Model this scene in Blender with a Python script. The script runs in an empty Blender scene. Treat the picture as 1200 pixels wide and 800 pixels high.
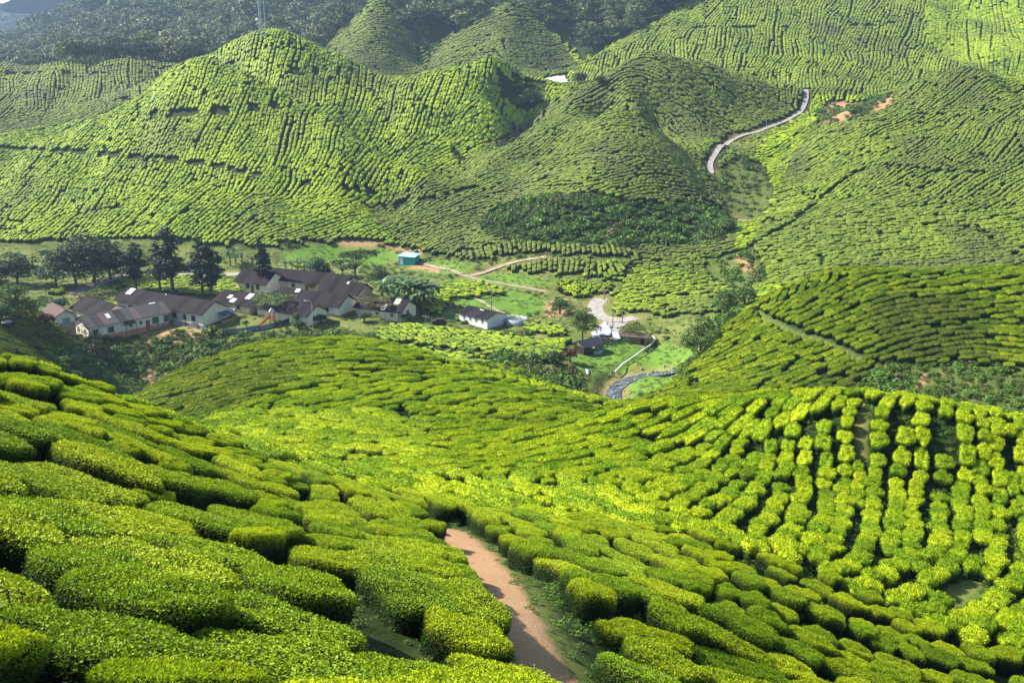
import bpy, math, random
import numpy as np
from mathutils import Vector, Matrix
R = math.radians
scene = bpy.context.scene
# ------------------------------------------------------------------ camera
CAMZ = 70.0
PITCH = R(16.1)
FPX = 1178.0            # focal length in pixels of the 1200 px wide photograph
cd = bpy.data.cameras.new('camera')
cam = bpy.data.objects.new('camera', cd)
scene.collection.objects.link(cam)
cam.location = (0, 0, CAMZ)
cam.rotation_euler = (math.pi/2 - PITCH, 0, 0)
cd.sensor_width = 36.0
cd.lens = FPX/1200*36.0
cd.clip_start = 0.1
cd.clip_end = 12000
scene.camera = cam
# ------------------------------------------------------------------ sky, sun, exposure
SUN_AZ = R(-74)         # clockwise from +Y (the view direction)
SUN_EL = R(42)
world = bpy.data.worlds.new('World')
scene.world = world
world.use_nodes = True
wn, wl = world.node_tree.nodes, world.node_tree.links
wn.clear()
wo = wn.new('ShaderNodeOutputWorld'); bg = wn.new('ShaderNodeBackground'); sky = wn.new('ShaderNodeTexSky')
sky.sky_type = 'NISHITA'; sky.sun_disc = False
sky.sun_elevation = SUN_EL; sky.sun_rotation = SUN_AZ
sky.altitude = 1400; sky.dust_density = 1.5
bg.inputs['Strength'].default_value = 0.105
wl.new(sky.outputs[0], bg.inputs[0]); wl.new(bg.outputs[0], wo.inputs[0])
sd = bpy.data.lights.new('sun', 'SUN'); sun = bpy.data.objects.new('sun', sd)
scene.collection.objects.link(sun)
sd.energy = 5.0; sd.angle = R(0.55); sd.color = (1.0, 0.94, 0.84)
sun_dir = Vector((math.sin(SUN_AZ)*math.cos(SUN_EL), math.cos(SUN_AZ)*math.cos(SUN_EL), math.sin(SUN_EL)))
sun.rotation_euler = (-sun_dir).to_track_quat('-Z', 'Y').to_euler()
sun.location = (0, 0, 300)
vs = scene.view_settings
vs.view_transform = 'Standard'; vs.look = 'None'; vs.gamma = 1.0; vs.use_curve_mapping = False
vs.exposure = 1.25
HAZE_D = 0.00014
scene.cycles.max_bounces = 5
scene.cycles.diffuse_bounces = 3
scene.cycles.transparent_max_bounces = 6

rng = np.random.default_rng(7)
random.seed(7)

# ------------------------------------------------------------------ where a pixel of the photo lies in the valley
cP, sP = math.cos(PITCH), math.sin(PITCH)
def P(px, py, D):
    """world point on the sight line of photo pixel (px,py) at ground distance D ahead"""
    xr = (px-600.0)/FPX; yr = (400.0-py)/FPX
    dy = cP + yr*sP; dz = -sP + yr*cP
    return (xr/dy*D, D, CAMZ + dz/dy*D)
def proj(x, y, z):
    z = z-CAMZ
    f = y*cP - z*sP; u = y*sP + z*cP
    f = np.maximum(f, 1e-3)
    return 600+FPX*x/f, 400-FPX*u/f, f
# ------------------------------------------------------------------ terrain: surveyed points (pixel, pixel, distance)
L = []   # polylines of (px,py,D)
def pl(*pts, n=1): L.append((pts, n))
# near hillside and basin
pl((0,800,9),(300,800,12),(480,800,14.5),(650,800,18),(780,800,23),(900,800,27.5),(1050,800,32),(1200,800,36))
pl((0,700,13),(200,700,15),(400,700,18.5),(520,700,21.5),(600,700,24),(750,700,28.5),(900,700,35),(1050,700,41),(1200,700,44.5))
pl((0,640,16.5),(200,640,20),(400,640,26),(545,640,33),(650,640,36),(760,640,38.5),(900,640,44),(1050,640,49),(1200,640,51))
pl((0,600,19),(200,600,25),(400,600,34),(500,600,40),(600,600,44),(700,600,46),(800,600,49),(900,600,53),(1000,600,56),(1100,600,57),(1200,600,57))
pl((0,560,22.5),(200,560,31),(350,560,42),(440,560,50),(560,560,54),(700,560,56),(800,560,58),(900,560,61),(1000,560,63),(1100,560,63),(1200,560,62.5))
pl((0,500,28),(100,500,31),(200,520,37),(300,545,43))
pl((0,450,35),(60,455,38),(150,485,41))
pl((0,410,42),(50,427,44),(100,447,46),(200,485,49),(300,515,51),(400,547,52),(480,573,50.5))
pl((500,520,72),(420,520,72),(650,520,72),(800,520,71),(340,520,74))
pl((250,488,92),(400,480,92),(550,485,92),(640,500,84))
pl((280,455,110),(450,450,112),(600,467,106))
pl((165,457,125),(210,430,138),(290,410,148),(350,405,151),(400,403,152),(440,401,150),(500,415,146),(560,430,142),(640,450,138),(725,472,132))
pl((690,478,118),(640,478,104),(700,486,100))
# right-hand dome of the near hill
pl((690,488,82),(735,474,80),(800,468,78),(870,463,74),(900,461,74),(960,460,71.5),(1000,461,70.5),(1060,469,69),(1130,484,67),(1200,500,66))
pl((800,495,75),(900,500,69),(1000,490,66.5),(1060,500,66),(1000,540,64.2),(940,530,65.5),(900,535,66),(1130,540,64),(1200,540,64.5))
# right middle hill
pl((750,465,160),(800,430,165),(850,380,172),(905,342,176),(960,318,176),(1000,311,172),(1060,320,168),(1130,318,168),(1200,312,168),(1300,312,168))
pl((850,430,155),(900,400,155),(900,450,140),(1000,400,148),(1000,350,160),(1000,455,132),(1100,400,144),(1100,350,158),(1150,420,136),(1150,478,125),(1200,400,142),(1200,480,124),(1080,450,134))
pl((830,465,138),(760,470,146))
# valley floor, stream, fields
pl((720,467,172),(716,440,184),(750,425,191),(768,402,205))
pl((700,430,190),(720,410,200),(690,400,205),(640,400,205),(600,392,210),(567,384,219),(480,375,221),(640,375,222))
pl((700,380,215),(730,372,220),(780,380,214),(800,400,200),(800,440,178))
pl((600,340,245),(540,325,256),(570,318,263),(640,330,251),(700,335,247),(700,355,235),(640,358,233))
pl((450,300,285),(480,303,280),(400,295,288),(360,298,284),(340,305,278),(520,308,274))
pl((80,398,206),(130,396,205),(200,386,211),(240,384,213),(300,380,215),(350,378,216),(430,372,221),(470,374,221))
pl((70,370,221),(200,350,235),(330,345,240),(420,345,240),(500,350,237))
pl((70,330,256),(130,325,262),(250,322,264),(350,318,267),(420,320,262))
pl((30,330,256),(0,325,258),(60,310,272),(200,300,282),(300,300,282))
pl((0,405,163),(40,428,165),(0,345,190),(60,385,186),(100,425,184),(-60,330,195),(40,358,196))
pl((230,432,198),(150,445,196),(330,412,203),(450,397,206),(560,410,196),(640,420,188),(120,460,180),(690,445,180))
# left main hill
pl((-60,172,380),(0,165,385),(80,158,390),(130,135,395),(165,110,400),(200,92,403),(240,73,405),(270,84,401),(300,95,396),(335,110,391),(370,125,385),(400,150,372),(450,185,355),(500,215,340),(520,240,322),n=2)
pl((0,200,350),(100,200,345),(200,150,366),(300,150,365),(300,200,335),(200,200,338),(200,230,318),(100,250,305),(0,250,312),(400,200,337),(400,240,314),(300,250,304),(480,255,308))
pl((-40,285,285),(0,285,285),(100,282,288),(200,278,290),(280,277,291),(350,275,293),(430,268,299),(500,285,284))
# second peak and its ridge
pl((215,82,480),(265,57,468),(310,43,455),(350,55,450),(400,76,445),(430,88,440),(480,89,440),(520,86,437),(550,81,435),(575,74,432),(600,80,436),(632,98,452),n=2)
pl((310,75,435),(330,100,420),(380,120,412),(420,160,396),(470,190,383),(540,220,362))
pl((400,105,428),(450,120,418),(500,120,412),(530,170,393),(545,135,405),(580,115,412),(620,140,412),(600,170,396))
pl((100,135,432),(80,152,430),(0,150,430),(50,130,480),(150,110,490),(0,108,520))
pl((-60,85,560),(0,80,560),(70,77,560),(100,70,560),(160,73,565),(210,76,560),(260,80,555))
# centre hills
pl((440,245,322),(500,225,340),(560,190,360),(600,165,372),(640,142,385),(670,123,397),(700,105,410),(730,85,421),(755,70,430),(800,74,435),(850,85,440),(905,96,445),(940,108,440),n=2)
pl((560,250,310),(590,222,325),(620,195,335),(650,175,343),(680,155,350),(720,133,358),(750,150,350),(790,172,345),(835,203,336),(862,240,312),n=2)
pl((690,140,378),(640,180,360),(800,132,402),(775,148,396),(740,132,394),(860,125,412),(830,165,385),(740,110,404),(810,105,414))
pl((735,172,328),(700,210,306),(670,245,290),n=2)
pl((600,250,300),(700,250,287),(780,230,300),(760,190,318),(650,270,284),(820,245,298))
pl((520,305,273),(560,303,267),(600,300,268),(700,296,265),(760,290,268),(800,277,278))
# right middle hills behind
pl((740,312,259),(800,310,257),(850,318,250),(900,300,250),(1000,300,235),(1200,300,225),(1200,260,250),(1000,250,270),(900,250,287),(1200,200,290),(1050,200,300),(930,200,337),(1000,150,350),(1100,150,335),(1200,150,322))
pl((960,142,372),(1010,122,374),(1060,107,375),(1085,96,377),(1110,88,378),(1150,84,378),(1180,92,372),(1210,110,360),(1300,130,350),n=2)
pl((868,262,303),(860,240,312),(880,215,330),(905,180,365),(930,150,395),(960,128,420))
pl((835,190,352),(850,165,378),(905,145,398),(942,125,425),(980,120,430),(1040,112,440))
# far right big slope
pl((640,104,512),(665,86,555),(700,65,580),(740,45,600),(800,10,640),(830,-8,655),n=2)
pl((700,95,520),(850,88,482),(950,98,465),(750,70,545),(850,50,560),(900,0,640),(1050,0,655),(1050,60,560),(1100,100,470),(1160,60,545),(1200,0,640),(1200,85,515),(1000,80,500),(1000,-40,720),(1200,-60,750),(850,-30,700))
pl((1085,0,640),(1088,40,590),(1065,80,520)); pl((1120,20,640),(1125,60,570))
pl((645,92,535),(650,110,505),(630,108,498),(620,116,485))
# far cones
pl((370,62,640),(400,40,650),(420,18,655),(440,2,660),(460,22,650),(480,50,640),(500,75,625),n=2)
pl((440,40,625),(430,75,590),(480,86,590),(400,80,588))
pl((480,82,600),(520,55,620),(560,25,640),(600,3,650),(630,35,635),(660,60,620),(685,84,600),n=2)
pl((590,40,612),(590,75,575),(640,80,590),(530,80,590))
# forested mountain
pl((0,78,720),(130,72,740),(260,60,700),(130,35,850),(200,0,1000),(300,20,850),(300,-60,1200),(400,10,900),(520,20,900),(520,-50,1200),(700,40,800),(700,-20,1000),(750,15,830),(350,50,760))
pl((135,-12,1150),(112,18,1120),(80,44,1100),(40,58,1080),(0,66,1050),(-60,82,1000),(150,-40,1200))
# far mountain behind
pl((-200,4,2400),(-20,8,2300),(20,18,2300),(50,28,2300),(90,34,2300),(-60,40,1900),(30,45,1900))
# points nobody sees, behind the crests, as world coordinates
W = [(-146,430,-28),(-132,432,-17),(-122,428,-18),(-112,424,-20),(-95,408,-25),(0,0,-1.75),(-3,4,-3.3),(3,4,-4.0),(-6,0,-1.6),(8,0,-5),(0,-12,2.5),(-15,-10,1.5),(20,-10,-6),(-12,12,-4.6),(60,0,-20),(-60,20,-4),(-40,40,-14),
     (45,-10,-16),(90,60,-26),(95,20,-24)]
def hid(px, D, z):
    L.append((((px, None, D, z),), 1))
for a in [(0,62,-27),(100,64,-28),(200,63,-28.5),(300,62,-28),(400,61,-26.5),(0,95,-42),(100,95,-42),(60,130,-55),(-60,62,-24),
          (165,150,-58),(300,172,-63),(450,172,-62),(600,160,-60),(725,152,-58),
          (690,92,-36),(800,90,-33.5),(900,88,-31.5),(1000,85,-31),(1130,84,-31.5),(1200,84,-32),(800,108,-46),(1000,106,-43),(1150,104,-42),
          (905,195,-47),(1000,195,-45),(1100,195,-44),(1200,195,-43),(1300,150,-38),
          (80,412,-34),(0,412,-34),(240,425,-20),(310,505,-17),(430,500,-26),(550,490,-26),(620,500,-27),(400,520,-24),(240,520,-22),(100,640,-22),(200,640,-20),(0,640,-24),
          (700,455,-25),(800,465,-22),(880,475,-22),(600,420,-36),(700,400,-27),(1060,430,-24),(1150,440,-24),(1210,430,-24),
          (-60,1300,-10),(0,1300,-6),(60,1300,0),(100,1300,6),(30,1600,0),(90,1600,4),(150,1350,20),
          (440,745,0),(600,745,0),(310,560,-20),(800,760,32),(1200,900,60),(300,1500,60),(700,1500,80),(-300,2500,20),(100,2800,30),(700,2600,120),(1300,2600,120),(1300,3300,120),(-300,3300,60),(300,3300,60)]:
    hid(*a)
cp = []
for pts, n in L:
    if len(pts) == 1 and len(pts[0]) == 4:
        px, _, D, z = pts[0]
        cp.append(((px-600)/FPX/0.96*D, D, z+CAMZ)); continue
    pts = [tuple(p) for p in pts]
    for i, p in enumerate(pts):
        cp.append(P(*p))
        if n > 1 and i < len(pts)-1:
            q = pts[i+1]
            cp.append(P((p[0]+q[0])/2, (p[1]+q[1])/2, math.sqrt(p[2]*q[2])))
for x, y, z in W: cp.append((x, y, z+CAMZ))
cp = np.array(cp)
cp[:,2] -= .8*np.clip((cp[:,1]-4)/6, 0, 1)
# drop near-duplicates
keep = []
for i in range(len(cp)):
    if all((cp[i,0]-cp[j,0])**2+(cp[i,1]-cp[j,1])**2 > (0.008*(cp[i,1]+10))**2 for j in keep): keep.append(i)
cp = cp[keep]
# the surface is a linear-kernel spline through them in plan coordinates that keep near and far ground equally detailed
Y0 = 16.0
def warp(x, y):
    return x/(y+Y0)*1.0, np.log(y+Y0)
def unwarp(u, v):
    y = np.exp(v)-Y0
    return u*(y+Y0), y
cu, cv = warp(cp[:,0], cp[:,1])
def kern(x1, y1, x2, y2, h):
    s = np.sqrt((x1-x2)**2+(y1-y2)**2)
    return s
N = len(cp)
s_ = np.sqrt((cp[:,None,0]-cp[None,:,0])**2+(cp[:,None,1]-cp[None,:,1])**2)
A = np.zeros((N+3, N+3)); A[:N,:N] = s_ - np.eye(N)*0.0
A[:N,N] = 1; A[:N,N+1] = cp[:,0]; A[:N,N+2] = cp[:,1]; A[N:,:N] = A[:N,N:].T
b = np.zeros(N+3); b[:N] = cp[:,2]
w_ = np.linalg.solve(A, b)
NU, NV = 560, 900
us = np.linspace(-0.98, 0.98, NU); vs_ = np.linspace(math.log(3.0), math.log(3400+Y0), NV)
UU, VV = np.meshgrid(us, vs_)            # rows = v
GX, GY = unwarp(UU, VV)
GZ = np.zeros_like(GX)
for r0 in range(0, NV, 30):
    X = GX[r0:r0+30].ravel(); Y = GY[r0:r0+30].ravel()
    K = np.sqrt((X[:,None]-cp[None,:,0])**2+(Y[:,None]-cp[None,:,1])**2)
    GZ[r0:r0+30] = (K@w_[:N] + w_[N] + w_[N+1]*X + w_[N+2]*Y).reshape(-1, NU)
def blur(a, s, axis):
    k = int(3*s)+1; g = np.exp(-np.arange(-k, k+1)**2/(2*s*s)); g /= g.sum()
    p = np.pad(a, [(k,k) if i==axis else (0,0) for i in range(2)], mode='edge')
    out = np.zeros_like(a)
    for i in range(2*k+1):
        sl = [slice(None)]*2; sl[axis] = slice(i, i+a.shape[axis]); out += g[i]*p[tuple(sl)]
    return out
asp = (us[1]-us[0])/(vs_[1]-vs_[0])
G1 = blur(blur(GZ, 4.5, 1), 4.5*asp, 0); G2 = blur(blur(GZ, 1.5, 1), 1.5*asp, 0)
wf = np.clip((GY-120)/130, 0, 1)
GZ = G1*(1-wf)+G2*wf
Gw = blur(blur(GZ, 14, 1), 14*asp, 0)
GZ += .36*np.clip((GY-255)/60, 0, 1)*np.clip((800-GY)/100, 0, 1)*(G2-Gw)
# value noise
def vnoise(x, y, seed):
    xi = np.floor(x).astype(np.int64); yi = np.floor(y).astype(np.int64)
    fx = x-xi; fy = y-yi; fx = fx*fx*(3-2*fx); fy = fy*fy*(3-2*fy)
    def h(a, b):
        n = (a*374761393 + b*668265263 + seed*974634777) & 0x7fffffff
        n = ((n ^ (n >> 13))*1274126177) & 0x7fffffff
        return ((n ^ (n >> 16)) & 0xffff)/65535.0
    return (h(xi,yi)*(1-fx)+h(xi+1,yi)*fx)*(1-fy)+(h(xi,yi+1)*(1-fx)+h(xi+1,yi+1)*fx)*fy
far = np.clip((GY-60)/300, 0, 1)
GZ += far*(2.6*(vnoise(GX/26, GY/26, 1)-.5)+.8*(vnoise(GX/9, GY/9, 8)-.5))*np.clip((GY-230)/60,0,1) + 0.35*(vnoise(GX/6, GY/6, 2)-.5)*np.clip(GY/40,0.2,1)
spur = .6*vnoise(GX/15+GY/90, GY/75, 12)+.4*vnoise(GX/8.5+GY/70+31, GY/50, 13)-.5
GZ += 5.5*(spur-.12)*np.clip((GY-292)/45, 0, 1)*np.clip((700-GY)/100, 0, 1)
GZ += np.clip((GY-650)/150,0,1)*(26*(vnoise(GX/150, GY/150, 3)-.5)+12*(vnoise(GX/60, GY/60, 4)-.5))
du = us[1]-us[0]; dv = vs_[1]-vs_[0]
def height(x, y):
    x = np.asarray(x, float); y = np.asarray(y, float)
    u, v = warp(x, np.maximum(y, -12.9))
    a = np.clip((u-us[0])/du, 0, NU-1.001); c = np.clip((v-vs_[0])/dv, 0, NV-1.001)
    i = a.astype(int); j = c.astype(int); fa = a-i; fc = c-j
    return (GZ[j,i]*(1-fa)+GZ[j,i+1]*fa)*(1-fc)+(GZ[j+1,i]*(1-fa)+GZ[j+1,i+1]*fa)*fc
def grad(x, y):
    e = 0.6+0.004*np.asarray(y, float)
    return (height(x+e,y)-height(x-e,y))/(2*e), (height(x,y+e)-height(x,y-e))/(2*e)
def hit(px, py, dmin=5.0, dmax=3000.0):
    """first ground point on the sight line of a photo pixel, between two distances"""
    t = np.exp(np.linspace(math.log(dmin), math.log(dmax), 6000))
    x0, _, z0 = P(px, py, 1.0)
    X = x0*t; Z = CAMZ+(z0-CAMZ)*t
    d = Z-height(X, t)
    k = np.argmax(d <= 0)
    if d[k] > 0 or k == 0: k = max(k, 0) if d[k] <= 0 else int(np.argmin(np.abs(d)))
    return float(X[k]), float(t[k]), float(height(X[k], t[k]))
def mesh_object(name, V, F, mats=(), smooth=True, link=True, mi=None, fsize=None):
    """V: n x 3 array, F: m x k array (all faces of one size)"""
    me = bpy.data.meshes.new(name)
    V = np.ascontiguousarray(V, np.float32); F = np.ascontiguousarray(F, np.int32)
    m, k = F.shape
    me.vertices.add(len(V)); me.vertices.foreach_set('co', V.ravel())
    me.loops.add(m*k); me.loops.foreach_set('vertex_index', F.ravel())
    me.polygons.add(m); me.polygons.foreach_set('loop_start', np.arange(0, m*k, k, dtype=np.int32))
    me.polygons.foreach_set('use_smooth', np.full(m, smooth))
    if mi is not None: me.polygons.foreach_set('material_index', np.asarray(mi, np.int32))
    me.update(calc_edges=True)
    for mt in mats: me.materials.append(mt)
    o = bpy.data.objects.new(name, me)
    if link: scene.collection.objects.link(o)
    return o
def grid_faces(nr, nc):
    i = np.arange(nr*nc).reshape(nr, nc)
    return np.stack([i[:-1,:-1], i[:-1,1:], i[1:,1:], i[1:,:-1]], -1).reshape(-1, 4)
# ------------------------------------------------------------------ materials
def new_mat(name):
    m = bpy.data.materials.new(name); m.use_nodes = True
    nt = m.node_tree; nt.nodes.clear()
    return m, nt
def N_(nt, t, **kw):
    n = nt.nodes.new(t)
    for k, v in kw.items():
        if k.startswith('i_'):
            key = k[2:]; key = int(key) if key.isdigit() else key.replace('_', ' ')
            n.inputs[key].default_value = v
        else: setattr(n, k, v)
    return n
def ramp(nt, fac, stops, interp='LINEAR'):
    r = nt.nodes.new('ShaderNodeValToRGB'); r.color_ramp.interpolation = interp
    e = r.color_ramp.elements
    e[0].position, e[0].color = stops[0][0], (*stops[0][1], 1)
    e[1].position, e[1].color = stops[-1][0], (*stops[-1][1], 1)
    for p, c in stops[1:-1]:
        x = e.new(p); x.color = (*c, 1)
    nt.links.new(fac, r.inputs[0]); return r.outputs[0]
def mixc(nt, f, a, b_, mode='MIX'):
    m = nt.nodes.new('ShaderNodeMix'); m.data_type = 'RGBA'; m.blend_type = mode
    for k, v in ((0, f), (6, a), (7, b_)):
        if hasattr(v, 'is_output'): nt.links.new(v, m.inputs[k])
        else: m.inputs[k].default_value = v if k == 0 else (*v, 1)
    return m.outputs[2]
def math_(nt, op, a, b_=None, c=None, clamp=False):
    m = nt.nodes.new('ShaderNodeMath'); m.operation = op; m.use_clamp = clamp
    for k, v in enumerate((a, b_, c)):
        if v is None: continue
        if hasattr(v, 'is_output'): nt.links.new(v, m.inputs[k])
        else: m.inputs[k].default_value = v
    return m.outputs[0]
def noise(nt, vec, scale, detail=3, rough=.55, dim='3D'):
    n = nt.nodes.new('ShaderNodeTexNoise'); n.inputs['Scale'].default_value = scale
    n.inputs['Detail'].default_value = detail; n.inputs['Roughness'].default_value = rough
    if vec is not None: nt.links.new(vec, n.inputs['Vector'])
    return n.outputs['Fac']
def finish(nt, col, rough=.6, spec=.3, bump=None, bstr=.3, bdist=.05, trans=0.0, tcol=None, metal=0.0):
    p = nt.nodes.new('ShaderNodeBsdfPrincipled'); o = nt.nodes.new('ShaderNodeOutputMaterial')
    if hasattr(col, 'is_output'): nt.links.new(col, p.inputs['Base Color'])
    else: p.inputs['Base Color'].default_value = (*col, 1)
    p.inputs['Roughness'].default_value = rough
    p.inputs['Specular IOR Level'].default_value = spec
    p.inputs['Metallic'].default_value = metal
    if bump is not None:
        b_ = nt.nodes.new('ShaderNodeBump'); b_.inputs['Strength'].default_value = bstr; b_.inputs['Distance'].default_value = bdist
        nt.links.new(bump, b_.inputs['Height']); nt.links.new(b_.outputs[0], p.inputs['Normal'])
    out = p.outputs[0]
    if trans > 0:
        t = nt.nodes.new('ShaderNodeBsdfTranslucent'); ms = nt.nodes.new('ShaderNodeMixShader'); ms.inputs[0].default_value = trans
        tc = tcol if tcol is not None else col
        if hasattr(tc, 'is_output'): nt.links.new(tc, t.inputs[0])
        else: t.inputs[0].default_value = (*tc, 1)
        nt.links.new(p.outputs[0], ms.inputs[1]); nt.links.new(t.outputs[0], ms.inputs[2]); out = ms.outputs[0]
    nt.links.new(out, o.inputs[0])
def simple(name, col, rough=.6, spec=.3, var=.15, scale=3.0, bump=0.0, metal=0.0, trans=0.0, coord='Object'):
    m, nt = new_mat(name)
    tc = nt.nodes.new('ShaderNodeTexCoord')
    v = tc.outputs[coord]
    n = noise(nt, v, scale, 4, .6)
    d = tuple(c*(1-var) for c in col); u = tuple(min(1, c*(1+var)) for c in col)
    c = ramp(nt, n, [(.3, d), (.7, u)])
    finish(nt, c, rough, spec, n if bump else None, bump, .03, trans, None, metal)
    return m

def tea_material(name, top, topy, side, leafy):
    """tea foliage: fresh yellow shoots on the clipped top, older leaves on the flanks, their colour deepened for shade in the gaps"""
    m, nt = new_mat(name)
    geo = nt.nodes.new('ShaderNodeNewGeometry'); oi = nt.nodes.new('ShaderNodeObjectInfo')
    at = nt.nodes.new('ShaderNodeAttribute'); at.attribute_name = 'top'
    big = noise(nt, geo.outputs['Position'], .045, 3, .6)
    mid = noise(nt, geo.outputs['Position'], .45, 2, .6)
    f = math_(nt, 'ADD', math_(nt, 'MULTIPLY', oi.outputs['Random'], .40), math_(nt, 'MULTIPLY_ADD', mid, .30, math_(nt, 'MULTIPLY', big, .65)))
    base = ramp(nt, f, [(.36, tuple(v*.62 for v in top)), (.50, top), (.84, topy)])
    tn = nt.nodes.new('ShaderNodeAttribute'); tn.attribute_type = 'INSTANCER'; tn.attribute_name = 'tone'
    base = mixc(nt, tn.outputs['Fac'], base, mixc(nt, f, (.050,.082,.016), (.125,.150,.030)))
    if leafy:
        rnd = nt.nodes.new('ShaderNodeAttribute'); rnd.attribute_name = 'rnd'
        r = rnd.outputs['Fac']
    else:
        r = noise(nt, geo.outputs['Position'], 9.0, 3, .7)
    speck = ramp(nt, r, [(.25, (.62,.66,.6)), (.75, (1.25,1.22,1.1))])
    base = mixc(nt, 1.0, base, speck, 'MULTIPLY')
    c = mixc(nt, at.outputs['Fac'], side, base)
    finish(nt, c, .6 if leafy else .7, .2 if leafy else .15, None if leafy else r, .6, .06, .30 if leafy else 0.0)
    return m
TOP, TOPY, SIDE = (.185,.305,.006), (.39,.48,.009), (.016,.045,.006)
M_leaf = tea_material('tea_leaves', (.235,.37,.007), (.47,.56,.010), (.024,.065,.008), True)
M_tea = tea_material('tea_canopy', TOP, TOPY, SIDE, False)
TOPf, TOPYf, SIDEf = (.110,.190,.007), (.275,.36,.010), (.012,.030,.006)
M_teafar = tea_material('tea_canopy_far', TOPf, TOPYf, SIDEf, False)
M_core = simple('tea_dark_hull', (.012,.018,.006), .9, .1, .4, 8)  # near-black hull filling the bush behind the leaf layer

def ground_material():
    m, nt = new_mat('ground_soil_and_weeds')
    geo = nt.nodes.new('ShaderNodeNewGeometry'); pos = geo.outputs['Position']
    zone = nt.nodes.new('ShaderNodeAttribute'); zone.attribute_name = 'zone'   # r grass, g soil, b litter under the tea
    sp = nt.nodes.new('ShaderNodeSeparateColor'); nt.links.new(zone.outputs['Color'], sp.inputs[0])
    n1 = noise(nt, pos, .15, 4, .6); n2 = noise(nt, pos, 1.4, 4, .65); n3 = noise(nt, pos, 7, 3, .7)
    n4 = noise(nt, pos, .5, 5, .75)
    mixn = math_(nt, 'MULTIPLY_ADD', n4, .45, math_(nt, 'MULTIPLY_ADD', n2, .30, math_(nt, 'MULTIPLY', n3, .25)))
    grass = mixc(nt, n1, ramp(nt, mixn, [(.4, (.035,.075,.012)), (.6, (.13,.20,.028))]), ramp(nt, mixn, [(.38, (.09,.13,.02)), (.6, (.30,.28,.09))]))
    grass2 = ramp(nt, mixn, [(.38, (.06,.13,.015)), (.62, (.15,.26,.035))])
    soil = mixc(nt, n1, ramp(nt, mixn, [(.3, (.24,.12,.055)), (.7, (.48,.27,.13))]), (.42,.27,.15))
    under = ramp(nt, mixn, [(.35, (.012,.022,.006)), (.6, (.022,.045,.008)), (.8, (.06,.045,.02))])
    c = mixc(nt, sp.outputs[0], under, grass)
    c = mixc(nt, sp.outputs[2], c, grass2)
    soil = mixc(nt, 1.0, soil, ramp(nt, noise(nt, pos, 22, 4, .75), [(.38, (.62,.62,.62)), (.62, (1.2,1.2,1.2))]), 'MULTIPLY')
    c = mixc(nt, sp.outputs[1], c, soil)
    finish(nt, c, .95, .1, mixn, .7, .12)
    return m
M_ground = ground_material()
# ------------------------------------------------------------------ zones
def inpoly(px, py, poly):
    c = np.zeros(np.shape(px), bool); n = len(poly)
    for i in range(n):
        x1, y1 = poly[i]; x2, y2 = poly[(i+1) % n]
        if y1 == y2: continue
        t = ((y1 > py) != (y2 > py)) & (px < (x2-x1)*(py-y1)/(y2-y1)+x1)
        c ^= t
    return c
PX, PY, PF = proj(GX, GY, GZ)
def zone_of(polys):
    m = np.zeros(GX.shape, bool)
    for poly, a, b_ in polys: m |= inpoly(PX, PY, poly) & (GY > a) & (GY < b_)
    return m
VALLEY = [([(-80,350),(-80,285),(60,284),(180,283),(320,290),(345,284),(440,284),(500,298),(560,306),(600,300),(745,300),(740,316),(722,345),(765,350),(860,345),(862,372),(845,395),(812,430),(790,455),(760,478),(690,480),(640,446),(560,418),(450,404),(400,398),(330,402),(200,450),(120,470),(95,430),(80,400),(40,358),(0,345)], 160, 305)]
PATCH = [([(440,386),(480,380),(530,388),(600,396),(668,402),(655,428),(560,414),(480,404),(440,400)], 180, 224),
         ([(594,312),(622,305),(742,306),(728,331),(690,325),(640,322),(600,321)], 240, 275),
         ([(704,343),(752,346),(762,362),(735,372),(712,368)], 205, 245),
         ([(745,352),(860,346),(855,366),(770,372),(748,366)], 205, 260),
         ([(128,326),(290,326),(302,340),(250,349),(150,340)], 230, 270),
         ([(500,336),(560,332),(600,345),(530,352),(515,372),(490,360)], 225, 265),
         ([(652,330),(722,336),(700,352),(660,346)], 230, 255),
         ([(60,345),(110,352),(140,340),(100,335)], 230, 262),
         ([(612,378),(660,385),(665,396),(612,390)], 200, 222)]
BARE = [([(1000,455),(1040,428),(1110,425),(1210,432),(1300,440),(1300,505),(1130,484),(1060,470)], 105, 141),      # scrub patch on the right hill
        ([(1090,-80),(1080,40),(1095,62)], 3000, 3001),
        ([(560,262),(590,240),(640,232),(700,228),(770,240),(830,236),(858,255),(850,285),(800,292),(740,292),(640,286),(600,285),(570,276)], 262, 318), # scrub at the foot of the centre hill
        ([(826,204),(850,196),(880,170),(895,200),(905,225),(890,262),(905,290),(880,300),(850,290),(848,240)], 290, 365),
        ([(820,290),(880,290),(900,330),(870,345),(835,330)], 175, 262),
        ([(955,135),(975,118),(1000,122),(1050,110),(1045,125),(1010,140),(985,145),(962,146)], 340, 480),
        ([(615,80),(655,80),(668,92),(660,115),(625,122),(612,110)], 455, 560),
        ([(565,100),(580,88),(640,100),(636,128),(610,135),(590,120)], 430, 470),
        ([(1108,686),(1140,678),(1162,700),(1140,716),(1112,708)], 36, 60),
        ([(852,648),(872,660),(904,690),(890,698),(858,672)], 30, 60)]
GULLY = [([(100,500),(60,420),(95,400),(330,385),(420,398),(200,470)], 150, 210)]
FOREST = (GY > 560+0*GX) & ~inpoly(PX, PY, [(360,80),(380,55),(420,20),(440,-10),(465,20),(492,55),(535,40),(565,22),(600,-8),(640,32),(690,75),(690,100),(360,110)]) & ~inpoly(PX, PY, [(640,110),(668,84),(700,62),(742,42),(800,8),(835,-18),(1400,-120),(1400,200),(640,200)]) & ~inpoly(PX,PY,[(-200,78),(70,74),(210,76),(262,84),(262,140),(-200,140)])
FOREST |= GY > 760
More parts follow.
